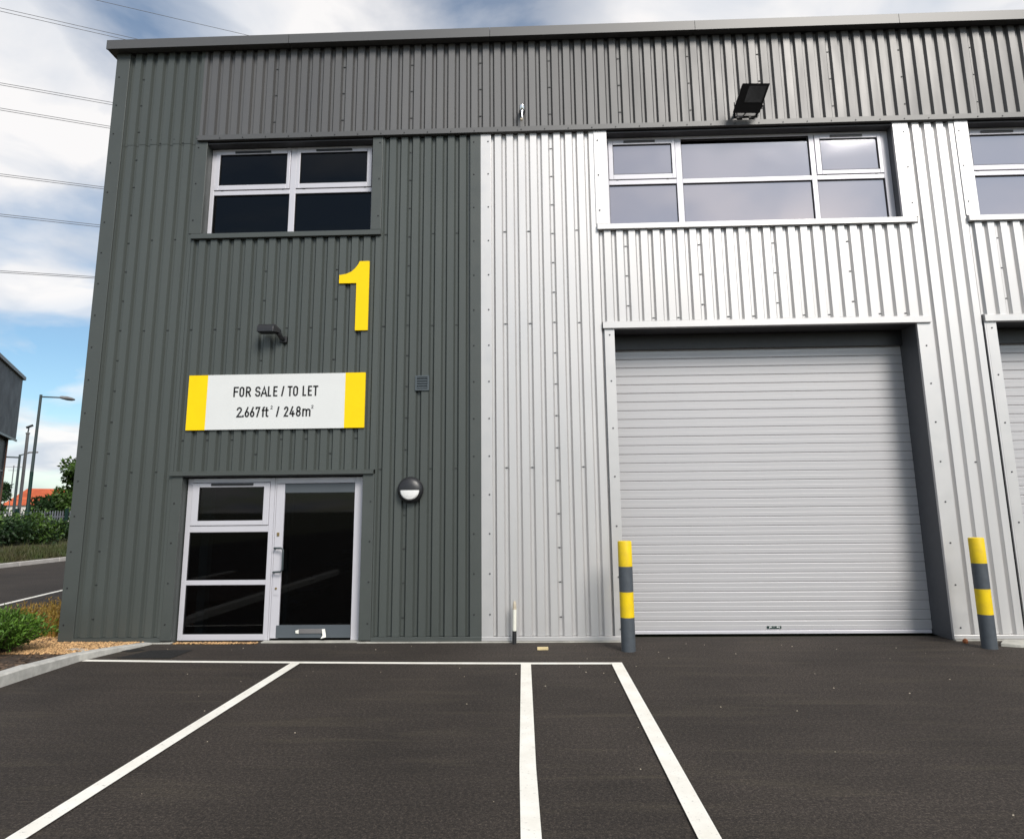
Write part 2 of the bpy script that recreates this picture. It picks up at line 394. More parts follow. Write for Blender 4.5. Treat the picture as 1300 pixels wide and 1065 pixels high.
for i in range(20): m.box(-7.97, -7.85, -9+i*.92+.003, -9+(i+1)*.92-.003, -.02, .11)
m.build('kerb_stones', 'concrete', kt, kind='stuff')
# far side of the road: kerb, verge
kf = bpy.data.objects.new('far_kerb', None); C.objects.link(kf); kf['kind'] = 'structure'; ORG['far_kerb'] = Vector((0, 0, 0))
ks = MB().box(-16.42, -16.29, 0.005, 1.825, -.02, .125).build('kerb_stone', 'far_kerb', kf, bev=.015)
for i in range(-3, 22):
    if i: share(ks, kf, (0, i*1.83, 0))
vg = MB()
for i in range(-10, 100):
    y0 = i*1.0; y1 = y0+1.0
    pr = [(-16.41, .118), (-16.9, .26), (-17.7, .52), (-19.5, .60), (-24, .62), (-60, .6)]
    for (xa, za), (xb, zb) in zip(pr[:-1], pr[1:]): vg.poly([(xb, y0, zb), (xa, y0, za), (xa, y1, za), (xb, y1, zb)])
vg.build('grass_verge', 'grass_ground', kind='structure')
# ------------------------------------------------------------------ main building
B = thing('industrial_building', (0, 0, 0), 'two storey industrial unit in grey ribbed metal cladding with roller shutter door', 'building')
PX, P0, DEP = .165, -5.822, .040
XL, XR = -6.06, 13.0
core = MB()
def prof(x0, x1, y):
    """front line of the ribbed sheet between x0 and x1: wide flats, narrow recessed troughs"""
    pts = [(x0, None)]
    k0 = int((x0-P0)/PX)-1
    for k in range(k0, k0+int((x1-x0)/PX)+4):
        c = P0+k*PX
        for dx, dy in ((-.040, 0), (-.019, DEP), (.013, DEP), (.036, 0)): pts.append((c+dx, dy))
    pts = pts[1:]; res = []
    def ev(x):
        for (a, b), (c, d) in zip(pts[:-1], pts[1:]):
            if a <= x <= c: return b+(d-b)*(x-a)/(c-a) if c > a else b
        return 0
    res.append((x0, ev(x0)+y)); res += [(a, b+y) for a, b in pts if x0 < a < x1]; res.append((x1, ev(x1)+y))
    return res
def sheets(name, x0, x1, z0, z1, matn, y=0.0, laps=True, fix='fixing', rows=(), lapfix=.42):
    cuts = [x0]
    if laps:
        k = 1-60
        while True:
            xc = P0+k*PX-.041
            if xc > x1-.12: break
            if xc > x0+.12: cuts.append(xc)
            k += 6
    cuts.append(x1)
    for i in range(len(cuts)-1):
        a, b = cuts[i], cuts[i+1]; yo = y-.0022*(i % 2)
        p = prof(a, b, yo); m = MB(); n = len(p)
        m.v += [(x, yy, z0) for x, yy in p]+[(x, yy, z1) for x, yy in p]+[(a, y+DEP+.012, z0), (b, y+DEP+.012, z0), (b, y+DEP+.012, z1), (a, y+DEP+.012, z1)]
        for q in range(n-1): m.f.append([q, q+1, n+q+1, n+q])
        m.f.append(list(range(n))[::-1]+[2*n, 2*n+1][::1]) if False else None
        m.f.append([2*n+1, 2*n, 2*n+3, 2*n+2]); m.f.append([0, n, 2*n+3, 2*n]); m.f.append([n-1, 2*n+1, 2*n+2, 2*n-1])
        sh = m.build(name, matn, B)
        fx = MB()
        if i > 0 and laps:
            z = z0+.22
            while z < z1-.08: fx.box(a+.012, a+.052, y+DEP-.007, y+DEP+.002, z-.006, z+.006); fx.lathe((a+.041, y+DEP-.001, z), (0, -1, 0), [(0, .010), (.004, .010), (.0045, .006), (.010, .006)], 8); z += lapfix
        for zr in rows:
            if z0+.03 < zr < z1-.03:
                k = int((a-P0)/PX)-1
                while P0+k*PX < b-.03:
                    xc = P0+k*PX
                    if xc > a+.05 and (k % 2 == 1): fx.box(xc-.018, xc+.014, y+DEP-.006, y+DEP+.002, zr-.006, zr+.006); fx.lathe((xc, y+DEP-.001, zr), (0, -1, 0), [(0, .010), (.004, .010), (.0045, .006), (.010, .006)], 8)
                    k += 1
        if fx.v: fx.build('fixings', fix, sh, kind='stuff')
def trim(x0, x1, z0, z1, matn, y0=-.012, y1=.03, rivets=None, step=.46, fix='fixing', name='trim_flashing', zoff=.2):
    o = MB().box(x0, x1, y0, y1, z0, z1).build(name, matn, B, bev=.004)
    if rivets:
        f = MB(); z = z0+zoff
        while z < z1-.05:
            for x in rivets: f.lathe((x, y0, z), (0, -1, 0), [(-.001, .011), (.004, .011), (.0045, .0065), (.010, .0065)], 8)
            z += step
        f.build('fixings', fix, o, kind='stuff')
    return o
def hflash(x0, x1, z0, z1, matn, out=.035, drip=.022, name='drip_flashing', rv=None, fix='fixing'):
    """folded horizontal flashing: face, and a lip turned under"""
    o = MB().extrude([(0, 0)], 0, 0) if False else MB()
    pr = [(.03, z1), (-.004, z1), (-out, z1-.02), (-out, z0), (-out+drip, z0-.004), (.03, z0-.004)]
    n = len(pr); o.v += [(x0, y, z) for y, z in pr]+[(x1, y, z) for y, z in pr]
    for i in range(n): j = (i+1) % n; o.f.append([i, n+i, n+j, j])
    o.f.append(list(range(n))); o.f.append(list(range(n, 2*n))[::-1])
    ob = o.build(name, matn, B)
    return ob
ROWS = (2.14, 4.06, 5.37)
# upper band
sheets('cladding_sheet', -5.86, -4.75, 6.803, 8.262, 'dark_cladding', y=-.004, rows=(6.835,))
sheets('cladding_sheet', -4.75, XR, 6.90, 8.262, 'band_cladding', y=-.004)
hflash(-4.75, 13.0, 6.822, 6.915, 'band_trim', out=.055)
f = MB()
for k in range(1, 40): f.lathe((P0+.08+k*.33, -.056, 6.845), (0, -1, 0), [(0, .009), (.006, .008)], 8)
f.build('fixings', 'fixing', B, kind='stuff')
# dark bay
DC, DT = 'dark_cladding', 'dark_trim'
trim(XL, -5.86, .03, 8.262, DT, y0=-.02, y1=.03, rivets=[-6.0], step=.45, name='corner_flashing')
sheets('cladding_sheet', -5.86, -4.75, .07, 6.80, DC, rows=ROWS)
sheets('cladding_sheet', -4.742, -2.082, 2.135, 5.335, DC, y=-.010, rows=(2.55, 4.06))
sheets('cladding_sheet', -2.085, -.852, .07, 6.81, DC, rows=ROWS)
trim(-.852, -.7075, .03, 6.815, DT, rivets=[-.80], step=.49, zoff=.3, name='joint_flashing')
trim(-4.79, -4.612, 5.43, 6.815, DT, rivets=[-4.74], step=.55, y0=-.014)
trim(-2.232, -2.088, 5.43, 6.815, DT, rivets=[-2.13], step=.55, y0=-.014)
hflash(-4.735, -2.08, 5.345, 5.432, DT, out=.05, name='window_sill_flashing')
trim(-4.75, -4.614, .03, 2.08, DT, rivets=[-4.70], step=.5, y0=-.014)
trim(-2.24, -2.088, .03, 2.08, DT, rivets=[-2.13], step=.5, y0=-.014)
hflash(-4.775, -2.10, 2.082, 2.142, DT, out=.05, name='lintel_flashing')
for x0, x1 in ((-6.055, -4.75), (-2.088, -.708)):
    MB().box(x0, x1, -.016, .03, .014, .066).build('base_flashing', DT, B, bev=.004)
# silver bays
SC, ST = 'silver_cladding', 'silver_trim'
trim(-.7065, -.560, .03, 6.815, ST, rivets=[-.60], step=.49, zoff=.3, name='joint_flashing', fix='fixing_silver')
sheets('cladding_sheet', -.560, .934, .07, 6.815, SC, rows=ROWS, fix='fixing_silver')
def shutter_bay(off, lab):
    t_ = lambda *a, **k: trim(a[0]+off, a[1]+off, *a[2:], ST, rivets=[x+off for x in k.pop('rivets', [])], fix='fixing_silver', **k)
    sheets('cladding_sheet', .915+off, 5.185+off, 4.055, 5.335, SC, y=-.010, rows=(4.10,), fix='fixing_silver')
    t_(.877, 1.060, 5.43, 6.815, rivets=[.93], step=.52, y0=-.014)
    t_(4.995, 5.205, 5.43, 6.815, rivets=[5.14], step=.52, y0=-.014)
    hflash(.889+off, 5.155+off, 5.345, 5.435, ST, out=.05, name='window_sill_flashing')
    hflash(.918+off, 5.186+off, 3.957, 4.058, ST, out=.045, name='lintel_flashing')
    t_(.936, 1.068, .03, 3.955, rivets=[1.005], step=.62, y0=-.014, zoff=.12)
    t_(5.010, 5.205, .03, 3.955, rivets=[5.10], step=.5, y0=-.014, zoff=.12)
    # reveals, soffits
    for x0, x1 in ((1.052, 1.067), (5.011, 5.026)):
        MB().box(x0+off, x1+off, .031, .60, .0, 3.98).build('door_reveal', 'shaded_reveal', B)
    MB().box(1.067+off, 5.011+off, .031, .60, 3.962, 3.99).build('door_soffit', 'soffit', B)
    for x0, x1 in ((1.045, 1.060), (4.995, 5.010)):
        MB().box(x0+off, x1+off, .031, .24, 5.42, 6.80).build('window_reveal', 'shaded_reveal', B)
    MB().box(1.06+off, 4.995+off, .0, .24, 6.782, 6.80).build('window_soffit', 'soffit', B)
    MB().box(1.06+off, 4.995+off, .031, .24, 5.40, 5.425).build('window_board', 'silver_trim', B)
    MB().box(1.068+off, 5.010+off, .385, .43, 3.755, 3.961).build('lintel_shade_panel', 'black_plastic', B)  # added dark panel, stands in for the shade under the lintel
    # roller shutter: bottom rail mesh with one slat object per lath
    r_ = MB().box(1.085+off, 4.995+off, .43, .475, .012, .052).build('roller_shutter', 'frame', B, bev=.004)
    sl_ = MB(); zs = .055
    pr = [(.456, 0), (.450, .004), (.447, .010), (.447, .056), (.4478, .058), (.4478, .061), (.447, .063), (.447, .110), (.450, .115), (.456, .1185)]
    n = len(pr); x0, x1 = 1.07+off, 5.009+off
    sl_.v += [(x0, y, zs+z) for y, z in pr]+[(x1, y, zs+z) for y, z in pr]
    for i in range(n-1): sl_.f.append([i, n+i, n+i+1, i+1])
    s0 = sl_.build('slat', 'shutter', r_)
    for i in range(1, 33): share(s0, r_, (0, random.uniform(-.0012, .0012), i*.1191))
    gr = MB()
    for i in range(33): gr.box(x0, x1, .4565, .460, zs+i*.1191-.004, zs+i*.1191+.003)
    gr.build('seal_strips', 'seal', r_, kind='stuff')
    return r_
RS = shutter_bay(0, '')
sheets('cladding_sheet', 5.206, 5.850, .07, 6.815, SC, rows=(2.14,), fix='fixing_silver')
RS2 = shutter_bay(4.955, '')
# thin dark joint where the next unit starts, and its own left edge
MB().box(5.850, 5.872, .012, .03, .03, 3.97).build('joint_gasket', 'rubber', B)
MB().box(5.872, 5.8908, -.0138, .03, .03, 3.955).build('joint_flashing', ST, B)
sheets('cladding_sheet', 10.17, XR, .07, 6.815, SC, fix='fixing_silver')
for x0, x1 in ((-.707, 1.066), (5.011, 6.02), (9.968, XR)):
    MB().box(x0, x1, -.016, .03, .016, .066).build('base_flashing', 'silver_trim', B, bev=.004)
for x0, x1 in ((-6.10, -4.60), (-2.25, 1.06), (5.016, 6.01), (9.975, XR)):
    MB().box(x0, x1, -.035, .04, -.02, .012).build('plinth', 'plinth', B)
# wall core with the openings left out, side and back walls, roof
def corebox(x0, x1, z0, z1, y0=.047, y1=.26): core.box(x0, x1, y0, y1, z0, z1)
corebox(-6.04, -4.632, -.02, 6.8); corebox(-4.632, -2.222, 2.10, 5.405); corebox(-2.222, 1.040, -.02, 6.8)
corebox(5.03, 6.002, -.02, 6.8); corebox(9.985, XR, -.02, 6.8); corebox(1.040, 5.03, 3.995, 5.395); corebox(6.002, 9.985, 3.995, 5.395)
corebox(-6.04, XR, 6.803, 8.2)
core.box(-6.04, -5.8, .26, 24, -.02, 8.2); core.box(XR-.2, XR, .26, 24, -.02, 8.2); core.box(-6.04, XR, 24, 24.2, -.02, 8.2); core.box(-6.04, XR, .26, 24, 8.0, 8.2)
core.box(-5.8, XR-.2, .62, 24, -.02, .001); core.box(-5.8, XR-.2, .62, 24, 2.7, 2.9)
for x in (1.0, 5.1, 9.99): core.box(x, x+.06, .62, .9, 0, 4.2)
core.box(1.0, 10.0, .85, .9, 0, 4.2)
core.build('wall_core', 'core', B)
MB().box(-4.47, -4.36, .30, .42, 0, 2.6).box(-3.72, -3.66, 1.4, 1.5, 0, 2.6).build('lobby_post', 'lobby_green', B)
st_ = MB()
for k in range(12): st_.box(-4.3+k*.24, -4.3+k*.24+.3, 2.2, 3.3, .19*k, .19*k+.05)
st_.build('lobby_stair', 'lobby_grey', B)
# side wall cladding (left flank)
m = MB(); y = .03; pts = []
while y < 24.2:
    pts += [(-6.06, y), (-6.06, y+.09), (-6.028, y+.112), (-6.028, y+.143)]; y += PX
n = len(pts); m.v += [(x, yy, .03) for x, yy in pts]+[(x, yy, 8.262) for x, yy in pts]
for q in range(n-1): m.f.append([q+1, q, n+q, n+q+1])
m.build('side_cladding', DC, B)
# parapet coping in 3 m lengths, left return
cx = [-6.16]+[-.6+i*2.905 for i in range(0, 5)]+[13.0]; cx = [-6.16, -3.47, -.56, 2.351, 5.194, 8.1, 11.0, 13.0]
for i in range(len(cx)-1):
    a_, b_ = cx[i]+.003, cx[i+1]-.003; m = MB()
    pr = [(-.14, 8.262), (-.14, 8.400), (-.125, 8.412), (.30, 8.44), (.30, 8.262), (-.118, 8.262)]
    pr = [(-.14, 8.258), (-.14, 8.400), (-.125, 8.412), (.30, 8.44), (.30, 8.268), (-.118, 8.268), (-.118, 8.258)]
    n = len(pr); m.v += [(a_, y, z) for y, z in pr]+[(b_, y, z) for y, z in pr]
    for k in range(n): j = (k+1) % n; m.f.append([k, j, n+j, n+k][::-1] if False else [k, n+k, n+j, j][::-1])
    m.f.append(list(range(n))); m.f.append(list(range(n, 2*n))[::-1])
    m.build('coping', 'band_trim', B)
MB().box(-6.16, -5.8, .303, 24.3, 8.262, 8.42).build('coping', 'band_trim', B)
MB().box(-6.05, XR, -.013, .04, 8.2625, 8.267).build('closure_strip', 'rubber', B)
# ------------------------------------------------------------------ windows and entrance (parts of the building)
def frame_rect(m, x0, x1, z0, z1, t, y0, y1, tb=None, tt=None):
    tb = t if tb is None else tb; tt = t if tt is None else tt
    m.box(x0, x0+t, y0, y1, z0, z1); m.box(x1-t, x1, y0, y1, z0, z1); m.box(x0+t, x1-t, y0, y1, z0, z0+tb); m.box(x0+t, x1-t, y0, y1, z1-tt, z1)
def pane(parent, x0, x1, z0, z1, y, matn):
    return MB().box(x0-.008, x1+.008, y, y+.008, z0-.008, z1+.008).build('pane', matn, parent)
def casement(parent, x0, x1, z0, z1, y, gm, glz):
    gx0, gx1, gz0, gz1 = glz; m = MB()
    m.box(x0, gx0, y, y+.05, z0, z1); m.box(gx1, x1, y, y+.05, z0, z1); m.box(gx0, gx1, y, y+.05, z0, gz0); m.box(gx0, gx1, y, y+.05, gz1, z1)
    m.build('casement', 'frame', parent, bev=.004)
    g_ = MB(); e = .007
    g_.box(gx0, gx0+e, y+.004, y+.04, gz0, gz1); g_.box(gx1-e, gx1, y+.004, y+.04, gz0, gz1); g_.box(gx0, gx1, y+.003, y+.04, gz0, gz0+e); g_.box(gx0, gx1, y+.003, y+.04, gz1-e, gz1)
    g_.build('gasket', 'rubber', parent); pane(parent, gx0, gx1, gz0, gz1, y+.022, gm)
def fixed(parent, gx0, gx1, gz0, gz1, y, gm, ztop=None):
    g_ = MB(); e = .006
    g_.box(gx0, gx0+e, y+.012, y+.045, gz0, gz1); g_.box(gx1-e, gx1, y+.012, y+.045, gz0, gz1); g_.box(gx0, gx1, y+.011, y+.045, gz0, gz0+e); g_.box(gx0, gx1, y+.011, y+.045, gz1-e, gz1)
    g_.build('gasket', 'rubber', parent); pane(parent, gx0, gx1, gz0, ztop or gz1, y+.03, gm)
# dark bay window
y = .15; m = MB()
m.box(-4.61, -4.552, y, y+.07, 5.42, 6.78); m.box(-2.275, -2.234, y, y+.07, 5.42, 6.78); m.box(-3.455, -3.37, y, y+.07, 5.42, 6.78)
for x0, x1 in ((-4.552, -3.455), (-3.37, -2.275)):
    m.box(x0, x1, y, y+.07, 5.42, 5.475); m.box(x0, x1, y, y+.07, 6.07, 6.135); m.box(x0, x1, y, y+.07, 6.745, 6.78)
wn = m.build('window', 'frame', B, bev=.004)
for x0, x1, gx0, gx1 in ((-4.548, -3.459, -4.487, -3.507), (-3.366, -2.279, -3.315, -2.345)):
    casement(wn, x0, x1, 6.145, 6.738, y-.012, 'glass_dark', (gx0, gx1, 6.217, 6.69))
    MB().box(x0+.28, x0+.80, y-.024, y-.012, 6.705, 6.735).build('trickle_vent', 'black_plastic', wn)
    for q in (.10, .98): MB().box(x0+q, x0+q+.035, y-.008, y+.01, 6.136, 6.147).build('hinge', 'black_plastic', wn)
for gx0, gx1 in ((-4.552, -3.455), (-3.37, -2.275)): fixed(wn, gx0, gx1, 5.475, 6.07, y, 'glass_dark')
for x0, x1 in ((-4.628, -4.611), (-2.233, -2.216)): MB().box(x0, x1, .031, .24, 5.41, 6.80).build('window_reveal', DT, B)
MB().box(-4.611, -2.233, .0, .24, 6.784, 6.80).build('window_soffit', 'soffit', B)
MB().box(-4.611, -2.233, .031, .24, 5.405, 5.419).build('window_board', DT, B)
def silver_window(off):
    y = .14; m = MB(); q = lambda *a: m.box(a[0]+off, a[1]+off, y, y+.07, *a[2:])
    q(1.061, 1.09, 5.425, 6.78); q(4.90, 4.994, 5.425, 6.78); q(2.035, 2.12, 5.425, 6.78); q(3.905, 3.975, 5.425, 6.78)
    for x0, x1 in ((1.09, 2.035), (2.12, 3.905), (3.975, 4.90)): q(x0, x1, 5.425, 5.48); q(x0, x1, 6.072, 6.14); q(x0, x1, 6.74, 6.78)
    wn = m.build('window', 'frame', B, bev=.004)
    casement(wn, 1.094+off, 2.031+off, 6.147, 6.735, y-.012, 'glass_film', (1.157+off, 1.983+off, 6.22, 6.675))
    casement(wn, 3.979+off, 4.896+off, 6.147, 6.735, y-.012, 'glass_film', (4.05+off, 4.845+off, 6.205, 6.68))
    for x0 in (1.094, 3.979):
        MB().box(x0+.22+off, x0+.66+off, y-.024, y-.012, 6.70, 6.73).build('trickle_vent', 'black_plastic', wn)
        for k in (.10, .80): MB().box(x0+k+off, x0+k+.035+off, y-.008, y+.01, 6.139, 6.15).build('hinge', 'black_plastic', wn)
    fixed(wn, 1.09+off, 2.035+off, 5.48, 6.072, y, 'glass_film'); fixed(wn, 2.12+off, 3.905+off, 5.48, 6.072, y, 'glass_film')
    fixed(wn, 3.975+off, 4.90+off, 5.48, 6.072, y, 'glass_film'); fixed(wn, 2.12+off, 3.905+off, 6.14, 6.745, y, 'glass_film', ztop=6.665)
silver_window(0); silver_window(4.955)
# entrance: side window, door
y = .12; m = MB()
m.box(-4.60, -4.537, y, y+.07, .012, 2.05); m.box(-3.497, -3.437, y, y+.07, .012, 2.05)
for z0, z1 in ((.012, .085), (.69, .75), (1.355, 1.435), (1.995, 2.05)): m.box(-4.537, -3.497, y, y+.07, z0, z1)
ws = m.build('window', 'frame', B, bev=.004, label='tall three pane window frame beside the entrance door')
casement(ws, -4.533, -3.50, 1.442, 1.99, y-.012, 'glass_dark', (-4.44, -3.576, 1.502, 1.935))
fixed(ws, -4.537, -3.497, .75, 1.355, y, 'glass_dark'); fixed(ws, -4.537, -3.497, .085, .69, y, 'glass_dark')
MB().box(-4.28, -3.72, y-.026, y-.012, 1.955, 1.985).build('trickle_vent', 'black_plastic', ws)
m = MB(); m.box(-3.434, -3.412, y, y+.07, .012, 2.05); m.box(-2.375, -2.245, y, y+.07, .012, 2.05); m.box(-3.412, -2.375, y, y+.07, 1.975, 2.05)
dr = m.build('entrance_door', 'frame', B, bev=.004)
m = MB().box(-3.408, -3.300, y-.004, y+.045, .035, 1.97); m.build('door_stile', 'frame', dr, bev=.004)
MB().box(-3.300, -2.379, y-.001, y+.045, 1.852, 1.97).build('door_rail', 'slate_rail', dr, bev=.003)
MB().box(-3.330, -2.379, y-.008, y+.045, .040, .193).build('door_rail', 'slate_rail', dr, bev=.003)
pane(dr, -3.300, -2.385, .193, 1.852, y+.02, 'glass_dark')
MB().tube([(-3.385, y-.01, 1.145), (-3.385, y-.055, 1.15), (-3.29, y-.075, 1.15), (-3.262, y-.075, 1.13), (-3.258, y-.075, .88), (-3.285, y-.075, .855), (-3.385, y-.055, .85), (-3.385, y-.01, .845)], .0125, 10).build('door_handle', 'handle', dr, smooth=True)
MB().box(-3.375, -3.345, y-.014, y-.003, 1.30, 1.345).build('lock_plate', 'brass', dr)
MB().box(-3.385, -3.315, y-.010, y-.003, .56, .80).build('lock_plate', 'frame', dr); MB().lathe((-3.352, y-.01, .645), (0, -1, 0), [(0, .014), (.01, .014)], 12).build('lock_cylinder', 'brass', dr)
MB().box(-3.03, -2.70, y-.020, y-.007, .095, .150).build('letter_plate', 'pole_grey', dr, bev=.004)
pp = MB(); pp.poly([(-2.735, y-.024, .148), (-2.695, y-.027, .152), (-2.68, y-.04, .10), (-2.715, y-.05, .075)]); pp.poly([(-2.715, y-.05, .075), (-2.68, y-.04, .10), (-2.665, y-.07, .06), (-2.73, y-.085, .045)]); pp.poly([(-3.075, y-.022, .13), (-3.03, y-.023, .145), (-3.03, y-.023, .095), (-3.07, y-.022, .1)])
pp.build('torn_paper', 'paper', dr)
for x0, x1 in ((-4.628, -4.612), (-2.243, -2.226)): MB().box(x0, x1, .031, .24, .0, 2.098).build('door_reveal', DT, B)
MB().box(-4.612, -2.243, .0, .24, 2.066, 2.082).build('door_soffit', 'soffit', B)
MB().box(-3.47, -2.25, .0, .12, .0, .011).build('threshold', 'plinth', B)
MB().box(2.93, 3.11, .437, .4455, .075, .105).build('shutter_label', 'lamp_green', RS)
lm = MB()
for x0, x1, z0, z1 in ((2.955, 2.962, .079, .101), (2.965, 2.985, .088, .101), (3.0, 3.01, .094, .099), (3.02, 3.03, .094, .099), (3.05, 3.075, .088, .101), (3.083, 3.09, .079, .101)): lm.box(x0, x1, .434, .4368, z0, z1)
lm.build('label_marks', 'white_sign', RS)
# ------------------------------------------------------------------ fixtures on the wall
# sign board
SB = thing('sign_board', (-3.42, -.012, 2.68), 'white estate sign with yellow ends reading FOR SALE / TO LET above the entrance', 'sign')
MB().box(-4.353, -2.504, -.040, -.014, 2.678, 3.412).build('panel', 'white_sign', SB)
MB().box(-4.610, -4.3535, -.040, -.014, 2.676, 3.410).build('yellow_end', 'yellow', SB); MB().box(-2.5035, -2.238, -.040, -.014, 2.680, 3.414).build('yellow_end', 'yellow', SB)
def arc(cx_, cz_, rx, rz, a0, a1, n=9): return [(cx_+rx*math.cos(R(a0+(a1-a0)*i/(n-1))), cz_+rz*math.sin(R(a0+(a1-a0)*i/(n-1)))) for i in range(n)]
GL = {  # stroke letters in a 100 high box, (width, polylines)
 'F': (52, [[(0, 0), (0, 100), (52, 100)], [(0, 52), (44, 52)]]), 'E': (46, [[(46, 100), (0, 100), (0, 0), (46, 0)], [(0, 52), (40, 52)]]),
 'L': (40, [[(0, 100), (0, 0), (40, 0)]]), 'T': (52, [[(0, 100), (52, 100)], [(26, 100), (26, 0)]]),
 'O': (48, [arc(24, 76, 24, 24, 0, 180)+arc(24, 24, 24, 24, 180, 360)+[(48, 76)]]),
 'R': (50, [[(0, 0), (0, 100), (22, 100)]+arc(24, 74, 24, 26, 90, -90)+[(0, 48)], [(24, 48), (50, 0)]]),
 'S': (52, [arc(26, 76, 25, 24, 20, 180)+arc(26, 72, 25, 22, 190, 265, 5)+arc(26, 26, 26, 25, 85, -10)+arc(26, 24, 26, 24, -10, -165)]),
 'A': (60, [[(0, 0), (30, 100), (60, 0)], [(10, 28), (50, 28)]]), '/': (30, [[(0, 0), (30, 100)]]),
 '2': (50, [arc(24, 76, 24, 24, 170, -20)+[(0, 0), (50, 0)]]), '6': (48, [arc(24, 27, 24, 27, 150, -210, 17), [(2, 36), (34, 100)]]),
 '7': (46, [[(0, 88), (0, 100), (46, 100), (16, 0)]]), '4': (54, [[(30, 100), (0, 24), (54, 24)], [(38, 50), (38, 0)]]),
 '8': (48, [arc(24, 76, 21, 24, 270, -90, 17), arc(24, 26, 24, 26, 90, -270, 17)]), '.': (7, [[(3, 0), (3, 9)]]),
 'f': (34, [[(12, 0), (12, 82)]+arc(28, 82, 16, 18, 180, 90, 5)+[(34, 100)], [(0, 68), (32, 68)]]), 't': (34, [[(12, 95), (12, 16)]+arc(26, 16, 14, 16, 180, 270, 5)+[(34, 0)], [(0, 68), (32, 68)]]),
 'm': (78, [[(0, 0), (0, 72)], [(0, 52)]+arc(20, 52, 19, 20, 180, 0)+[(39, 0)], [(39, 52)]+arc(59, 52, 19, 20, 180, 0)+[(78, 0)]])}
def strokes(m, ch, x, z, wpx, h, sw, y0, y1):
    wd, pl = GL[ch]; sx = (wpx-sw)/wd; sz = (h-sw)/100
    for p in pl:
        pts = [Vector((x+sw/2+a*sx, z+sw/2+b*sz)) for a, b in p]
        q = [pts[0]]
        for k in pts[1:]:
            if (k-q[-1]).length > 1e-5: q.append(k)
        pts = q; L = []; Q = []; n = len(pts)
        for i in range(n):
            d0 = (pts[i]-pts[i-1]).normalized() if i else (pts[1]-pts[0]).normalized(); d1 = (pts[i+1]-pts[i]).normalized() if i < n-1 else d0
            t_ = (d0+d1); t_ = t_.normalized() if t_.length > .2 else d0; nr = Vector((-t_.y, t_.x)); c = max(.45, nr.dot(Vector((-d0.y, d0.x)))); e = Vector((0, 0))
            if i == 0: e = -d0*sw*.5
            if i == n-1: e = d0*sw*.5
            L.append(pts[i]+e+nr*sw/2/c); Q.append(pts[i]+e-nr*sw/2/c)
        for i in range(n-1):
            m.extrude([(Q[i].x, Q[i].y), (Q[i+1].x, Q[i+1].y), (L[i+1].x, L[i+1].y), (L[i].x, L[i].y)], y0, y1)
U = .001056
z1 = 3.110; xo = -3.997
for ch, a_, b_ in (('F', 65, 130), ('O', 140, 203), ('R', 222, 290), ('S', 340, 410), ('A', 413, 497), ('L', 502, 546), ('E', 571, 625), ('/', 672, 711), ('T', 752, 814), ('O', 822, 886), ('L', 942, 990), ('E', 1010, 1062), ('T', 1075, 1140)):
    t1 = MB(); strokes(t1, ch, xo+(a_-65)*U, z1, (b_-a_)*U, .1375, .0205, -.0425, -.0402); t1.build('letter', 'ink', SB)
z2 = 2.837
for ch, a_, b_ in (('2', 120, 190), ('.', 195, 212), ('6', 222, 281), ('6', 290, 348), ('7', 358, 418), ('f', 438, 478), ('t', 480, 525), ('/', 620, 660), ('2', 718, 777), ('4', 788, 857), ('8', 870, 933), ('m', 950, 1055)):
    t2 = MB(); strokes(t2, ch, xo+(a_-65)*U, z2, (b_-a_)*U, .138, .0205, -.0425, -.0402); t2.build('letter', 'ink', SB)
for a_, b_ in ((548, 574), (1062, 1089)): t2 = MB(); strokes(t2, '2', xo+(a_-65)*U, z2+.105, (b_-a_)*U, .046, .0075, -.0425, -.0402); t2.build('letter', 'ink', SB)
# numeral 1
o = MB().extrude([(-2.400, 3.992), (-2.228, 3.992), (-2.228, 4.965), (-2.362, 4.965), (-2.385, 4.915), (-2.425, 4.862), (-2.475, 4.818), (-2.540, 4.788), (-2.638, 4.772), (-2.638, 4.655), (-2.400, 4.655)], -.036, -.012).build('numeral', 'yellow', loc=(-2.4, -.02, 4.0))
tag(o, 'large yellow figure 1 fixed to the dark cladding', 'number')
# bulkhead lamp
c = Vector((-1.612, 0, 1.868))
L = thing('bulkhead_lamp', (c.x, 0, c.z), 'round black bulkhead lamp with half moon white diffuser right of the entrance', 'wall lamp')
MB().lathe((c.x, .005, c.z), (0, -1, 0), [(0, .155), (.03, .165), (.06, .168), (.09, .155), (.115, .12), (.128, .06), (.131, .01)], 40).build('housing', 'black_plastic', L, smooth=True)
dm = MB(); n = 16; rr = .122; rings = []
for j in range(4):
    f_ = (1, .9, .6, .2)[j]; yy = (-.098, -.113, -.124, -.131)[j]-.012
    rings.append([(c.x+rr*f_*math.cos(math.pi+math.pi*i/n), yy, c.z-.006+rr*f_*math.sin(math.pi+math.pi*i/n)) for i in range(n+1)])
for j in range(3):
    for i in range(n): dm.poly([rings[j][i], rings[j][i+1], rings[j+1][i+1], rings[j+1][i]])
dm.poly(rings[3]); 
for i in range(n): dm.poly([(rings[0][i][0], -.06, rings[0][i][2]), (rings[0][i+1][0], -.06, rings[0][i+1][2]), rings[0][i+1], rings[0][i]])
top = [rings[0][0], rings[1][0], rings[2][0], rings[3][0], rings[3][-1], rings[2][-1], rings[1][-1], rings[0][-1]]
dm.poly(top)
dm.build('diffuser', 'diffuser', L)
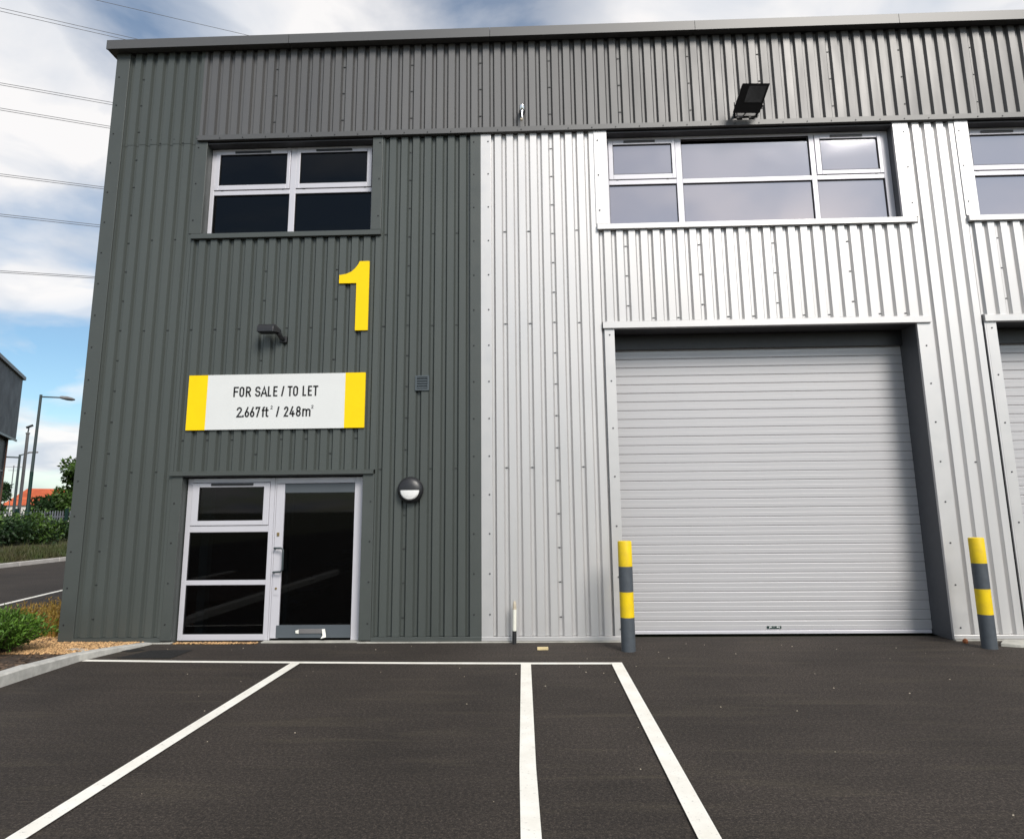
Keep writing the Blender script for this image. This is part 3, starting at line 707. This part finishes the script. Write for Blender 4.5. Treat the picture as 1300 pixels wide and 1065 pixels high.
# little black wall light above the sign
L = thing('wall_light', (-3.47, 0, 3.93), 'small black angled wall light above the for sale sign', 'wall light')
hd = MB(); pr = []
for i in range(9):
    a_ = math.pi*i/8; pr.append((-.17-.085*math.cos(a_)*.9, 3.985+.075*math.sin(a_)))
pr += [(-.09, 3.945), (-.25, 3.945)]
n = len(pr); hd.v += [(-3.648, yy, z) for yy, z in pr]+[(-3.43, yy, z) for yy, z in pr]+[(-3.372, -.11+.3*(yy+.11), 3.965+.45*(z-3.985)) for yy, z in pr]
for s_ in (0, n):
    for i in range(n): j = (i+1) % n; hd.f.append([s_+i, s_+j, s_+n+j, s_+n+i])
hd.f.append(list(range(n))[::-1]); hd.f.append(list(range(2*n, 3*n)))
hd.build('housing', 'black_plastic', L, bev=.006)
MB().tube([(-3.40, -.13, 3.95), (-3.375, -.10, 3.90), (-3.372, -.02, 3.888)], [.035, .03, .03], 10).build('bracket', 'black_plastic', L, smooth=True)
MB().box(-3.42, -3.325, -.03, .012, 3.845, 3.93).build('base_plate', 'black_plastic', L, bev=.006)
# small fixture on band
L = thing('security_sensor', (-.115, -.016, 7.08), 'tiny black and chrome fitting on the upper grey cladding', 'sensor')
MB().lathe((-.115, -.016, 7.13), (0, -1, 0), [(0, .04), (.05, .04), (.07, .03), (.09, .03)], 16).build('collar', 'black_plastic', L, smooth=True)
MB().lathe((-.115, -.10, 7.17), (0, -.3, 1), [(-.05, .035), (-.01, .04), (.02, .03), (.03, .01)], 16).build('cap', 'chrome', L, smooth=True)
MB().tube([(-.115, -.10, 7.10), (-.115, -.11, 7.05), (-.115, -.112, 6.99)], [.022, .014, .011], 10).build('arm', 'chrome', L, smooth=True)
MB().lathe((-.125, -.11, 6.975), (0, -.2, -1), [(0, .018), (.02, .02), (.03, .01)], 12).build('tip', 'beige', L, smooth=True)
# floodlight: tilted shallow box, its glass facing down and out
L = thing('floodlight', (3.03, -.016, 7.06), 'black square floodlight tilted out from the upper cladding above the silver window', 'floodlight')
fb = MB()
A = Vector((2.765, -.22, 6.90)); Bv = Vector((3.125, -.22, 6.888)); up_ = Vector((.085, -.24, .285))
nrm = (Bv-A).cross(up_).normalized()
if nrm.y > 0: nrm = -nrm
bk = -nrm*.095
q = [A, Bv, Bv+up_, A+up_]
fr_ = [p for p in q]; ctr = sum(q, Vector())/4
inner = [ctr+(p-ctr)*.88+bk*1.0 for p in q]
fb.poly(fr_); fb.poly(inner[::-1])
for i in range(4): j = (i+1) % 4; fb.poly([fr_[j], fr_[i], inner[i], inner[j]])
fb.build('housing', 'black_metal', L, bev=.008)
gq = [ctr+(p-ctr)*1.0 for p in q]
u_ = (Bv-A).normalized(); v_ = up_.normalized()
gl = [A+u_*.10+v_*.14+nrm*.004, A+u_*.33+v_*.14+nrm*.004, A+u_*.33+v_*.35+nrm*.004, A+u_*.10+v_*.35+nrm*.004]
g2 = MB(); g2.poly(gl); g2.poly([p-nrm*.003 for p in gl][::-1])
for i in range(4): j = (i+1) % 4; g2.poly([gl[j], gl[i], gl[i]-nrm*.003, gl[j]-nrm*.003])
mat('flood_glass', (.05, .05, .052), .12, spec=.6, var=.3, vscale=6); g2.build('lens', 'flood_glass', L)
for k in range(7): fb2 = MB().bar(ctr+bk+u_*(-.15+k*.05)-v_*.12, ctr+bk+u_*(-.15+k*.05)+v_*.12, .008, .05, tuple(nrm)); fb2.build('cooling_fin', 'black_metal', L)
for s_ in (0, 1):
    e = A+v_*.12 if s_ == 0 else Bv+v_*.12; e = e+bk*.4; dx = -.012 if s_ == 0 else .012
    MB().bar(e+Vector((dx, 0, 0)), Vector((2.86 if s_ == 0 else 3.16, -.02, 7.0)), .012, .045).build('bracket', 'black_metal', L)
MB().box(2.84, 3.18, -.030, -.014, 6.965, 7.035).build('bracket_plate', 'black_metal', L, bev=.003)
MB().tube([A+u_*.06+bk*.3, A+u_*.09-v_*.05+bk*.5, A+u_*.17-v_*.05+bk*.7, A+u_*.2+bk*.8], .009, 8).build('cable_gland', 'galv', L, smooth=True)
# vent grille
L = thing('vent_grille', (-1.485, 0, 3.16), 'small blue grey louvred vent in the dark cladding right of the sign', 'vent')
m = MB(); frame_rect(m, -1.577, -1.393, 3.163, 3.365, .022, -.022, .003); m.box(-1.56, -1.41, -.004, .003, 3.18, 3.35); m.build('frame', 'vent', L)
for k in range(5):
    m = MB(); z = 3.195+k*.033; m.v += [(-1.555, -.021, z), (-1.415, -.021, z), (-1.415, -.005, z+.022), (-1.555, -.005, z+.022), (-1.555, -.016, z-.001), (-1.415, -.016, z-.001), (-1.415, -.0045, z+.018), (-1.555, -.0045, z+.018)]
    m.f += [[0, 1, 2, 3], [7, 6, 5, 4], [0, 4, 5, 1], [1, 5, 6, 2], [2, 6, 7, 3], [3, 7, 4, 0]]; m.build('louvre', 'vent', L)
# ------------------------------------------------------------------ things on the ground
def bollard(x, y, label):
    L = thing('bollard', (x, y, 0), label, 'bollard', 'yellow and grey bollards guarding the shutter door'); r = .0815
    zs = [0, .372, .655, .942, 1.232]
    for i, mt in enumerate(('bollard_grey', 'bollard_yellow', 'bollard_grey', 'bollard_yellow')):
        p = [(zs[i]-(.03 if i == 0 else 0), r), (zs[i+1], r)]
        if i == 3: p = [(zs[3], r), (zs[4]-.012, r), (zs[4]-.004, r-.004), (zs[4], r-.016), (zs[4]+.002, .01)]
        MB().lathe((x, y, 0), (0, 0, 1), p, 36).build('band', mt, L, smooth=True, label=None)
    return L
bollard(1.028, -.555, 'yellow and grey banded bollard at the left edge of the shutter door')
bollard(5.135, -.470, 'yellow and grey banded bollard right of the shutter door')
L = thing('marker_post', (-.298, -.11, 0), 'thin white marker post with black foot against the silver cladding', 'post')
MB().tube([(-.298, -.11, -.02), (-.296, -.11, .152)], .026, 14).build('foot', 'ink', L, smooth=True)
MB().tube([(-.296, -.11, .152), (-.291, -.11, .405)], .0235, 14).build('sleeve', 'white_post', L, smooth=True)
MB().lathe((-.291, -.11, .405), (.01, 0, 1), [(0, .0245), (.012, .0245), (.013, .020), (.055, .021), (.085, .015), (.1, .004)], 14).build('tip', 'beige', L, smooth=True)
o = MB().box(-.02, .108, -.490, -.448, .0, .03).build('wood_offcut', 'wood', loc=(.04, -.47, 0), bev=.003); o.rotation_euler.z = R(3); tag(o, 'pale wood offcut lying on the tarmac near the wall', 'offcut')
m = MB().lathe((5.05, -.16, .0), (.1, 0, 1), [(0, .025), (.02, .032), (.04, .025), (.052, .008)], 7); o = m.build('brick_fragment', 'rust', loc=(5.05, -.16, 0)); tag(o, 'rusty orange brick fragment on the tarmac beside the right jamb', 'debris')
o = MB().prism([(5.33, -.36), (5.5, -.44), (5.9, -.46), (6.1, -.40), (6.1, -.12), (5.52, -.12)], -.02, .035).build('concrete_slab', 'plinth', loc=(5.7, -.3, 0), bev=.008); tag(o, 'pale flat concrete slab on the tarmac behind the right bollard', 'slab')
o = MB().prism([(-5.44, -.80), (-5.20, -.86), (-5.18, -.75), (-5.38, -.71)], .05, .082).build('drain_cover', 'concrete', loc=(-5.2, -.88, .08)); tag(o, 'pale grey concrete cover lying in the gravel', 'cover')
# little crumbs of grit on the tarmac
def crumbs():
    return random.uniform(-4.5, 6), -.1-abs(random.gauss(0, 2.2))
o = scatter_stones('grit', 80, .003, .008, 'beige', crumbs, lambda x, y: .0); tag(o, 'stray pale grit scattered over the tarmac', 'grit')
# ------------------------------------------------------------------ planting
def leaf(m, p, d, ln, wd):
    d = d.normalized(); s_ = d.cross(Vector((random.gauss(0, 1), random.gauss(0, 1), random.gauss(0, 1)))).normalized()*wd/2; b0 = len(m.v)
    m.v += [tuple(p), tuple(p+d*ln*.45+s_), tuple(p+d*ln), tuple(p+d*ln*.45-s_)]; m.f.append([b0, b0+1, b0+2, b0+3])
def rv(): return Vector((random.gauss(0, 1), random.gauss(0, 1), random.gauss(0, 1)))
def sprig_shrub(name, x, y, z, h, rad, nsprig, label, matn='shrub_leaf', ll=.045, lw=.016, per=30):
    L = thing(name, (x, y, z), label, 'shrub'); lf = MB(); st = MB()
    for i in range(nsprig):
        a_ = random.random()*6.283; q = math.sqrt(random.random()); out = Vector((math.cos(a_), math.sin(a_), 0))*q
        base = Vector((x, y, z))+out*rad*.25
        tip = Vector((x, y, z))+out*rad*random.uniform(.75, 1.08)+Vector((0, 0, h*(1-.45*q*q)*random.uniform(.72, 1.08)))
        midp = (base+tip)/2+Vector((0, 0, h*.06))+out*rad*.1
        if i % 4 == 0: st.tube([base, midp, tip], [.007, .005, .002], 5)
        for k in range(per):
            t_ = .25+.75*(k+random.random())/per
            p = base*(1-t_)**2+midp*2*t_*(1-t_)+tip*t_*t_+rv()*.012
            d = (tip-base).normalized()*1.0+rv()*.55
            leaf(lf, p, d, ll*random.uniform(.7, 1.25), lw*random.uniform(.8, 1.3))
    st.build('stem', 'timber', L); lf.build('foliage', matn, L); return L
sprig_shrub('evergreen_shrub', -6.16, -.95, .075, .47, .58, 460, 'bushy green evergreen shrub beside the kerb left of the building')
sprig_shrub('evergreen_shrub', -6.75, -2.1, .075, .46, .6, 320, 'green evergreen shrub at the left edge of the bed by the kerb')
def grass_clump(x, y, h, rad, n, label, matn):
    L = MB()
    for i in range(n):
        a_ = random.random()*6.283; q = math.sqrt(random.random())*rad; p = Vector((x+math.cos(a_)*q, y+math.sin(a_)*q, .01)); hh = h*random.uniform(.45, 1.05)
        lean = Vector((math.cos(a_), math.sin(a_), 0))*random.uniform(.0, .35)*hh+rv()*.03
        q1 = p+Vector((0, 0, hh*.6))+lean*.4; q2 = p+Vector((0, 0, hh))+lean; s_ = Vector((random.gauss(0, 1), random.gauss(0, 1), 0)).normalized()*.006; b0 = len(L.v)
        L.v += [tuple(p-s_), tuple(p+s_), tuple(q1+s_), tuple(q1-s_), tuple(q2)]; L.f += [[b0, b0+1, b0+2, b0+3], [b0+3, b0+2, b0+4]]
        for k in range(3): leaf(L, p.lerp(q2, random.uniform(.5, 1)), rv()+Vector((0, 0, 1)), .05, .012)
    o = L.build('dry_plant', matn, loc=(x, y, .01)); return tag(o, label, 'plant', 'dry plants beside the building corner')
grass_clump(-6.60, 1.0, .40, .30, 520, 'orange tinged dry plant closest to the dark building corner', 'dry_leaf')
grass_clump(-7.15, 1.1, .34, .32, 460, 'rusty dry plant between the green shrub and the road', 'dry_leaf')
grass_clump(-6.45, .55, .34, .24, 300, 'low straw coloured dry plant at the foot of the dark cladding', 'dry_leaf')
sprig_shrub('evergreen_shrub', -7.1, .15, .01, .34, .42, 170, 'small green shrub behind the large evergreen shrub')
# verge grass tufts and hedge
vgm = MB()
for i in range(9000):
    x = -16.45-abs(random.gauss(0, .55))-.02; y = random.uniform(9, 24); z = .12+min(.42, max(0, (-16.41-x)*.31)); p = Vector((x, y, z)); hh = random.uniform(.06, .24)
    s_ = Vector((random.gauss(0, 1), random.gauss(0, 1), 0)).normalized()*.012; q2 = p+Vector((random.gauss(0, .06), random.gauss(0, .06), hh)); b0 = len(vgm.v)
    vgm.v += [tuple(p-s_), tuple(p+s_), tuple(q2)]; vgm.f.append([b0, b0+1, b0+2])
o = vgm.build('verge_grass', 'verge_grass', kind='stuff'); tag(o, 'rough grass along the far kerb of the road', 'grass')
def leaf_cloud(m, c, r, n, ln, wd, sq=(1, 1, 1)):
    for i in range(n):
        d = rv().normalized(); q = random.random()**.4; p = Vector(c)+Vector((d.x*r*sq[0], d.y*r*sq[1], d.z*r*sq[2]))*q
        leaf(m, p, d+rv()*.9+Vector((0, 0, -.2)), ln*random.uniform(.6, 1.3), wd*random.uniform(.6, 1.3))
hm = MB(); hd2 = MB()
for i in range(110):
    y = random.uniform(8, 30); x = -17.9-abs(random.gauss(0, .8)); r = random.uniform(.35, .62)
    if 18.4 < y < 20.2 and random.random() < .6: continue
    leaf_cloud(hm if random.random() < .5 else hd2, (x, y, .55+random.uniform(.15, .60)+(.25 if y < 18.2 and random.random() < .5 else 0)), r, 330, .13, .07, (1, 1, .85))
o = hm.build('hedge', 'mid_leaf', kind='stuff'); tag(o, 'mid green undergrowth on the bank behind the road', 'undergrowth')
o = hd2.build('hedge', 'dark_leaf', kind='stuff'); tag(o, 'dark green undergrowth on the bank behind the road', 'undergrowth')
def tree(x, y, z, h, r, n, label, matn, name='tree', ln=.2, trunk=.09):
    L = thing(name, (x, y, z), label, 'tree', 'trees beyond the road'); tr = MB(); cr = MB()
    tr.tube([(x, y, z-.1), (x+.05*h*.2, y, z+h*.35), (x-.02, y, z+h*.8)], [trunk, trunk*.75, trunk*.2], 8)
    for i in range(16):
        a_ = random.random()*6.283; hz = random.uniform(.30, .93); q = r*random.uniform(.35, .95)*(1-.55*max(0, hz-.5)/.5)
        c = Vector((x+math.cos(a_)*q, y+math.sin(a_)*q, z+h*hz)); tr.tube([(x, y, z+h*hz*.7), (Vector((x, y, z+h*hz*.8))+c)/2, c], [trunk*.45, trunk*.3, .01], 5)
        leaf_cloud(cr, c, r*random.uniform(.28, .46), n//16, ln, ln*.55, (1, 1, .8))
    tr.build('trunk', 'timber', L); cr.build('crown', matn, L); return L
tree(-21.3, 22.6, .6, 3.4, 1.2, 7000, 'leafy green tree beside the corner of the dark building', 'mid_leaf', ln=.17)
tree(-22.0, 21.6, .6, 1.75, .7, 1800, 'low dark bushy tree left of the leafy green tree', 'dark_leaf', ln=.16)
tree(-56, 61.8, .3, 4.8, 1.3, 1400, 'far round tree left of the orange tiled roof', 'dark_leaf', ln=.4, trunk=.15)
# fence beyond the hedge
F_ = thing('palisade_fence', (-20.5, 18, .6), 'grey palisade fence with green posts behind the undergrowth', 'fence')
pl0 = None
for i in range(74):
    yy = 12+i*.16
    if pl0 is None:
        pl0 = MB().extrude([(-.035, 0), (.035, 0), (.035, 1.02), (0, 1.1), (-.035, 1.02)], -.008, .008).build('pale', 'galv', F_); pl0.rotation_euler.z = R(90); pl0.location = (0, yy-18, 0.03); ORG[pl0.name] = Vector(); 
        me = pl0.data
        for v in me.vertices: v.co += Vector((-20.5, 18, .6))
        me.update()
    else:
        c_ = pl0.copy(); C.objects.link(c_); c_.parent = F_; c_.location = (0, yy-18, .03)
for z in (.8, 1.45): MB().box(-20.53, -20.49, 12, 24, z, z+.05).build('rail', 'galv', F_)
for k in range(5): MB().box(-20.46, -20.36, 12+k*2.9, 12.1+k*2.9, .5, 1.82).build('post', 'lamp_green', F_)
# ------------------------------------------------------------------ lamp posts, pole, mast
LP = thing('street_lamp', (-19.39, 17.03, .5), 'tall lamp post with green lower column and flat lantern by the undergrowth', 'street lamp', 'lamp posts along the road')
MB().tube([(-19.39, 17.03, .45), (-19.39, 17.03, 1.7), (-19.39, 17.03, 1.75), (-19.39, 17.03, 3.2)], [.085, .085, .065, .062], 14).build('column', 'lamp_green', LP, smooth=True)
MB().tube([(-19.39, 17.03, 3.2), (-19.38, 17.04, 6.1), (-19.38, 17.04, 6.2)], [.058, .048, .05], 14).build('upper_column', 'lamp_grey', LP, smooth=True)
MB().tube([(-19.37, 17.05, 6.12), (-18.85, 17.42, 6.14)], .028, 10).build('arm', 'lamp_grey', LP, smooth=True)
d_ = Vector((.82, .575, -.08)).normalized(); s_ = Vector((-d_.y, d_.x, 0)).normalized(); m = MB(); st_ = Vector((-18.88, 17.40, 6.14))
prof_ = [(0, .04, .05, -.03), (.08, .08, .075, -.05), (.25, .115, .085, -.075), (.42, .10, .06, -.07), (.53, .05, .02, -.03)]
for t_, hw, zu, zd in prof_:
    p = st_+d_*t_
    for k in range(10):
        a_ = 2*math.pi*k/10; z = math.sin(a_); m.v.append(tuple(p+s_*math.cos(a_)*hw+Vector((0, 0, z*(zu if z > 0 else -zd)))))
for i in range(4):
    for k in range(10): j = (k+1) % 10; m.f.append([i*10+k, i*10+j, (i+1)*10+j, (i+1)*10+k])
m.f.append(list(range(10))); m.f.append(list(range(40, 50))[::-1])
m.build('lantern', 'pole_grey', LP, smooth=True)
L = thing('camera_pole', (-29.05, 29.3, .5), 'thick grey camera pole standing left of the green lamp post', 'pole')
MB().tube([(-29.05, 29.3, .4), (-29.06, 29.3, 6.1)], [.09, .08], 14).build('column', 'pole_grey', L, smooth=True)
MB().tube([(-29.06, 29.3, 6.1), (-29.06, 29.3, 6.17)], [.11, .11], 14).build('collar', 'pole_grey', L, smooth=True)
MB().tube([(-29.06, 29.3, 6.17), (-29.05, 29.31, 6.45)], .035, 10).build('spigot', 'lamp_grey', L, smooth=True)
MB().bar((-29.13, 29.22, 6.45), (-28.93, 29.46, 6.62), .12, .13).build('camera_head', 'black_metal', L, bev=.02)
L = thing('street_lamp', (-35.35, 37.1, .3), 'distant double armed lamp post beside the far grey building', 'street lamp', 'lamp posts along the road')
MB().tube([(-35.35, 37.1, .2), (-35.36, 37.08, 5.6)], [.10, .07], 12).build('column', 'lamp_grey', L, smooth=True)
MB().tube([(-35.36, 37.08, 5.40), (-36.4, 36.3, 5.42)], .05, 8).build('arm', 'lamp_grey', L); MB().tube([(-35.36, 37.08, 5.55), (-34.95, 37.39, 5.74)], .04, 8).build('arm', 'lamp_grey', L)
MB().bar((-36.8, 36.0, 5.46), (-36.3, 36.4, 5.40), .2, .1).build('lantern', 'pole_grey', L, bev=.03); MB().bar((-35.0, 37.35, 5.76), (-34.55, 37.7, 5.80), .2, .1).build('lantern', 'pole_grey', L, bev=.03)
L = thing('aerial_mast', (-73.6, 85.9, 0), 'thin aerial mast far off beside the tiled roof', 'mast')
MB().tube([(-73.6, 85.9, 0), (-73.6, 85.9, 8.3)], .06, 6).build('pole', 'cable', L)
for z, q in ((8.1, 1.0), (7.6, .6)): MB().bar((-73.6-.83*q, 85.9-.56*q, z), (-73.6+.83*q, 85.9+.56*q, z), .05, .05).build('crossbar', 'cable', L)
# ------------------------------------------------------------------ neighbouring building on the left
n0 = Vector((-.47268, .88123, 0)); e0 = Vector((-n0.y, n0.x, 0))   # along the wall (away), outward-left
cA = Vector((-27.0, 25.8, 0)); Lw = 12.0
N = thing('neighbour_building', (cA.x, cA.y, 0), 'dark grey flat roofed building at the left edge beyond the road', 'building')
def obox(c, u0, u1, v0, v1, z0, z1):
    """box in the neighbour's own axes: u back along the wall from the corner, v into the building"""
    m = MB(); f_ = lambda u, v, z: tuple(c-n0*u+e0*v+Vector((0, 0, z)))
    m.v += [f_(u0, v0, z0), f_(u1, v0, z0), f_(u1, v1, z0), f_(u0, v1, z0), f_(u0, v0, z1), f_(u1, v0, z1), f_(u1, v1, z1), f_(u0, v1, z1)]
    for q in ((0, 3, 2, 1), (4, 5, 6, 7), (0, 1, 5, 4), (1, 2, 6, 5), (2, 3, 7, 6), (3, 0, 4, 7)): m.f.append(list(q))
    return m
obox(cA, 0, Lw, 0, 14, 5.37, 8.55).build('upper_wall', 'wall_grey', N)
obox(cA, -.12, Lw, -.12, 14.1, 8.553, 8.72).build('parapet_trim', 'wall_trim', N)
obox(cA, -.06, Lw, -.05, -.003, 5.30, 5.40).build('soffit_trim', 'black_plastic', N)
obox(cA, .6, Lw, .34, 13.5, 0, 5.365).build('ground_floor_wall', 'soffit', N)
obox(cA, .5, .66, .22, .33, .2, 5.36).build('column', 'brickish', N)
for k in range(7):
    for z0, z1 in ((.6, 2.1), (2.2, 3.7), (3.8, 5.25)):
        obox(cA, .73+k*1.5, 2.15+k*1.5, .30, .32, z0, z1).build('pane', 'far_pane', N)
for k in range(8): obox(cA, .67+k*1.5, .72+k*1.5, .25, .33, .2, 5.36).build('mullion', 'wall_trim', N)
obox(cA, .73, Lw, .265, .295, 2.11, 2.19).build('transom', 'wall_trim', N); obox(cA, .73, Lw, .265, .295, 3.71, 3.79).build('transom', 'wall_trim', N)
# tiled house far behind
H = thing('tiled_house', (-88, 112, 0), 'distant house with orange tiled hipped roof beyond the road', 'house')
hx = Vector((.853, .522, 0)); hy = Vector((-.522, .853, 0)); hc = Vector((-92.9, 108.9, 0))
def hp(u, v, z): return tuple(hc+hx*u+hy*v+Vector((0, 0, z)))
LH = 15.5; m = MB()
m.v += [hp(.4, .4, 0), hp(LH-.4, .4, 0), hp(LH-.4, 7.6, 0), hp(.4, 7.6, 0), hp(.4, .4, 3.1), hp(LH-.4, .4, 3.1), hp(LH-.4, 7.6, 3.1), hp(.4, 7.6, 3.1)]
for q in ((4, 5, 6, 7), (0, 1, 5, 4), (1, 2, 6, 5), (2, 3, 7, 6), (3, 0, 4, 7)): m.f.append(list(q))
m.build('wall', 'render', H)
def roof_rows(name, a, b, c, d, nrow):
    """a-b eaves, d-c ridge edge: overlapping courses"""
    m = MB(); a, b, c, d = map(Vector, (a, b, c, d)); nz = (b-a).cross(d-a).normalized()*.05
    for i in range(nrow):
        f0, f1 = i/nrow, (i+1)/nrow
        p = [a.lerp(d, f0)+nz, b.lerp(c, f0)+nz, b.lerp(c, f1), a.lerp(d, f1)]; m.poly(p); m.poly([p[0]-nz, p[1]-nz, p[1], p[0]])
    return m.build(name, 'tile_roof', H)
rd0, rd1 = hp(3.2, 4, 6.1), hp(LH-3.6, 4, 6.0)
roof_rows('roof', hp(0, 0, 3.05), hp(LH, 0, 3.05), rd1, rd0, 16); roof_rows('roof', hp(LH, 8, 3.05), hp(0, 8, 3.05), rd0, rd1, 16)
roof_rows('roof', hp(0, 8, 3.05), hp(0, 0, 3.05), rd0, rd0, 16); roof_rows('roof', hp(LH, 0, 3.05), hp(LH, 8, 3.05), rd1, rd1, 16)
# dark tree belt at the horizon behind the house
tb = MB()
for i in range(60):
    u = random.uniform(-55, 40); c = hc+hx*u+hy*random.uniform(14, 26)
    leaf_cloud(tb, (c.x, c.y, random.uniform(.8, 2.0)), random.uniform(1.5, 2.6), 120, .9, .5, (1.2, 1.2, .7))
o = tb.build('far_hedgerow', 'dark_leaf', kind='stuff'); tag(o, 'dark tree line far off behind the tiled house', 'trees')
# ------------------------------------------------------------------ overhead power lines
vh = Vector((.82993, .55787, 0))
cabs = [((-40.07, 35.87, 39.35), (-32.95, 40.66, 40.19)), ((-40.05, 35.89, 39.09), (-33.53, 40.27, 39.84)), ((-35.2, 39.15, 42.57), (-25.96, 45.36, 43.87)),
 ((-39.57, 36.21, 33.29), (-33.56, 40.25, 34.05)), ((-39.56, 36.22, 33.13), (-33.55, 40.26, 33.85)), ((-39.41, 36.32, 31.29), (-33.51, 40.28, 31.97)), ((-39.40, 36.33, 31.13), (-33.50, 40.29, 31.80)),
 ((-38.99, 36.6, 26.16), (-33.47, 40.31, 26.78)), ((-38.97, 36.61, 26.01), (-33.46, 40.32, 26.62)), ((-38.73, 36.77, 23.09), (-33.52, 40.28, 23.61)), ((-38.72, 36.78, 22.94), (-33.51, 40.29, 23.45)),
 ((-38.38, 37.01, 18.84), (-33.53, 40.27, 19.41)), ((-38.37, 37.02, 18.72), (-33.52, 40.28, 19.29))]
nm = ['upper wire of the topmost pair of power lines left of the roof', 'lower wire of the topmost pair of power lines left of the roof', 'single power line passing highest above the parapet',
 'upper wire of the second pair of power lines from the top', 'lower wire of the second pair of power lines from the top', 'upper wire of the third pair of power lines from the top', 'lower wire of the third pair of power lines from the top',
 'upper wire of the fourth pair of power lines from the top', 'lower wire of the fourth pair of power lines from the top', 'upper wire of the fifth pair of power lines from the top', 'lower wire of the fifth pair of power lines from the top',
 'upper wire of the lowest pair of power lines', 'lower wire of the lowest pair of power lines']
for (p, q), lb in zip(cabs, nm):
    p = Vector(p); q = Vector(q); sl_ = (q.z-p.z)/((q.xy-p.xy).length); pts = []
    for k in range(-10, 31):
        s_ = k*6.0; pts.append(p+vh*s_+Vector((0, 0, sl_*s_+.00016*s_*(s_-8.0))))
    o = MB().tube(pts, .022, 6).build('power_line', 'cable', loc=tuple(p)); tag(o, lb, 'cable', 'overhead power lines')
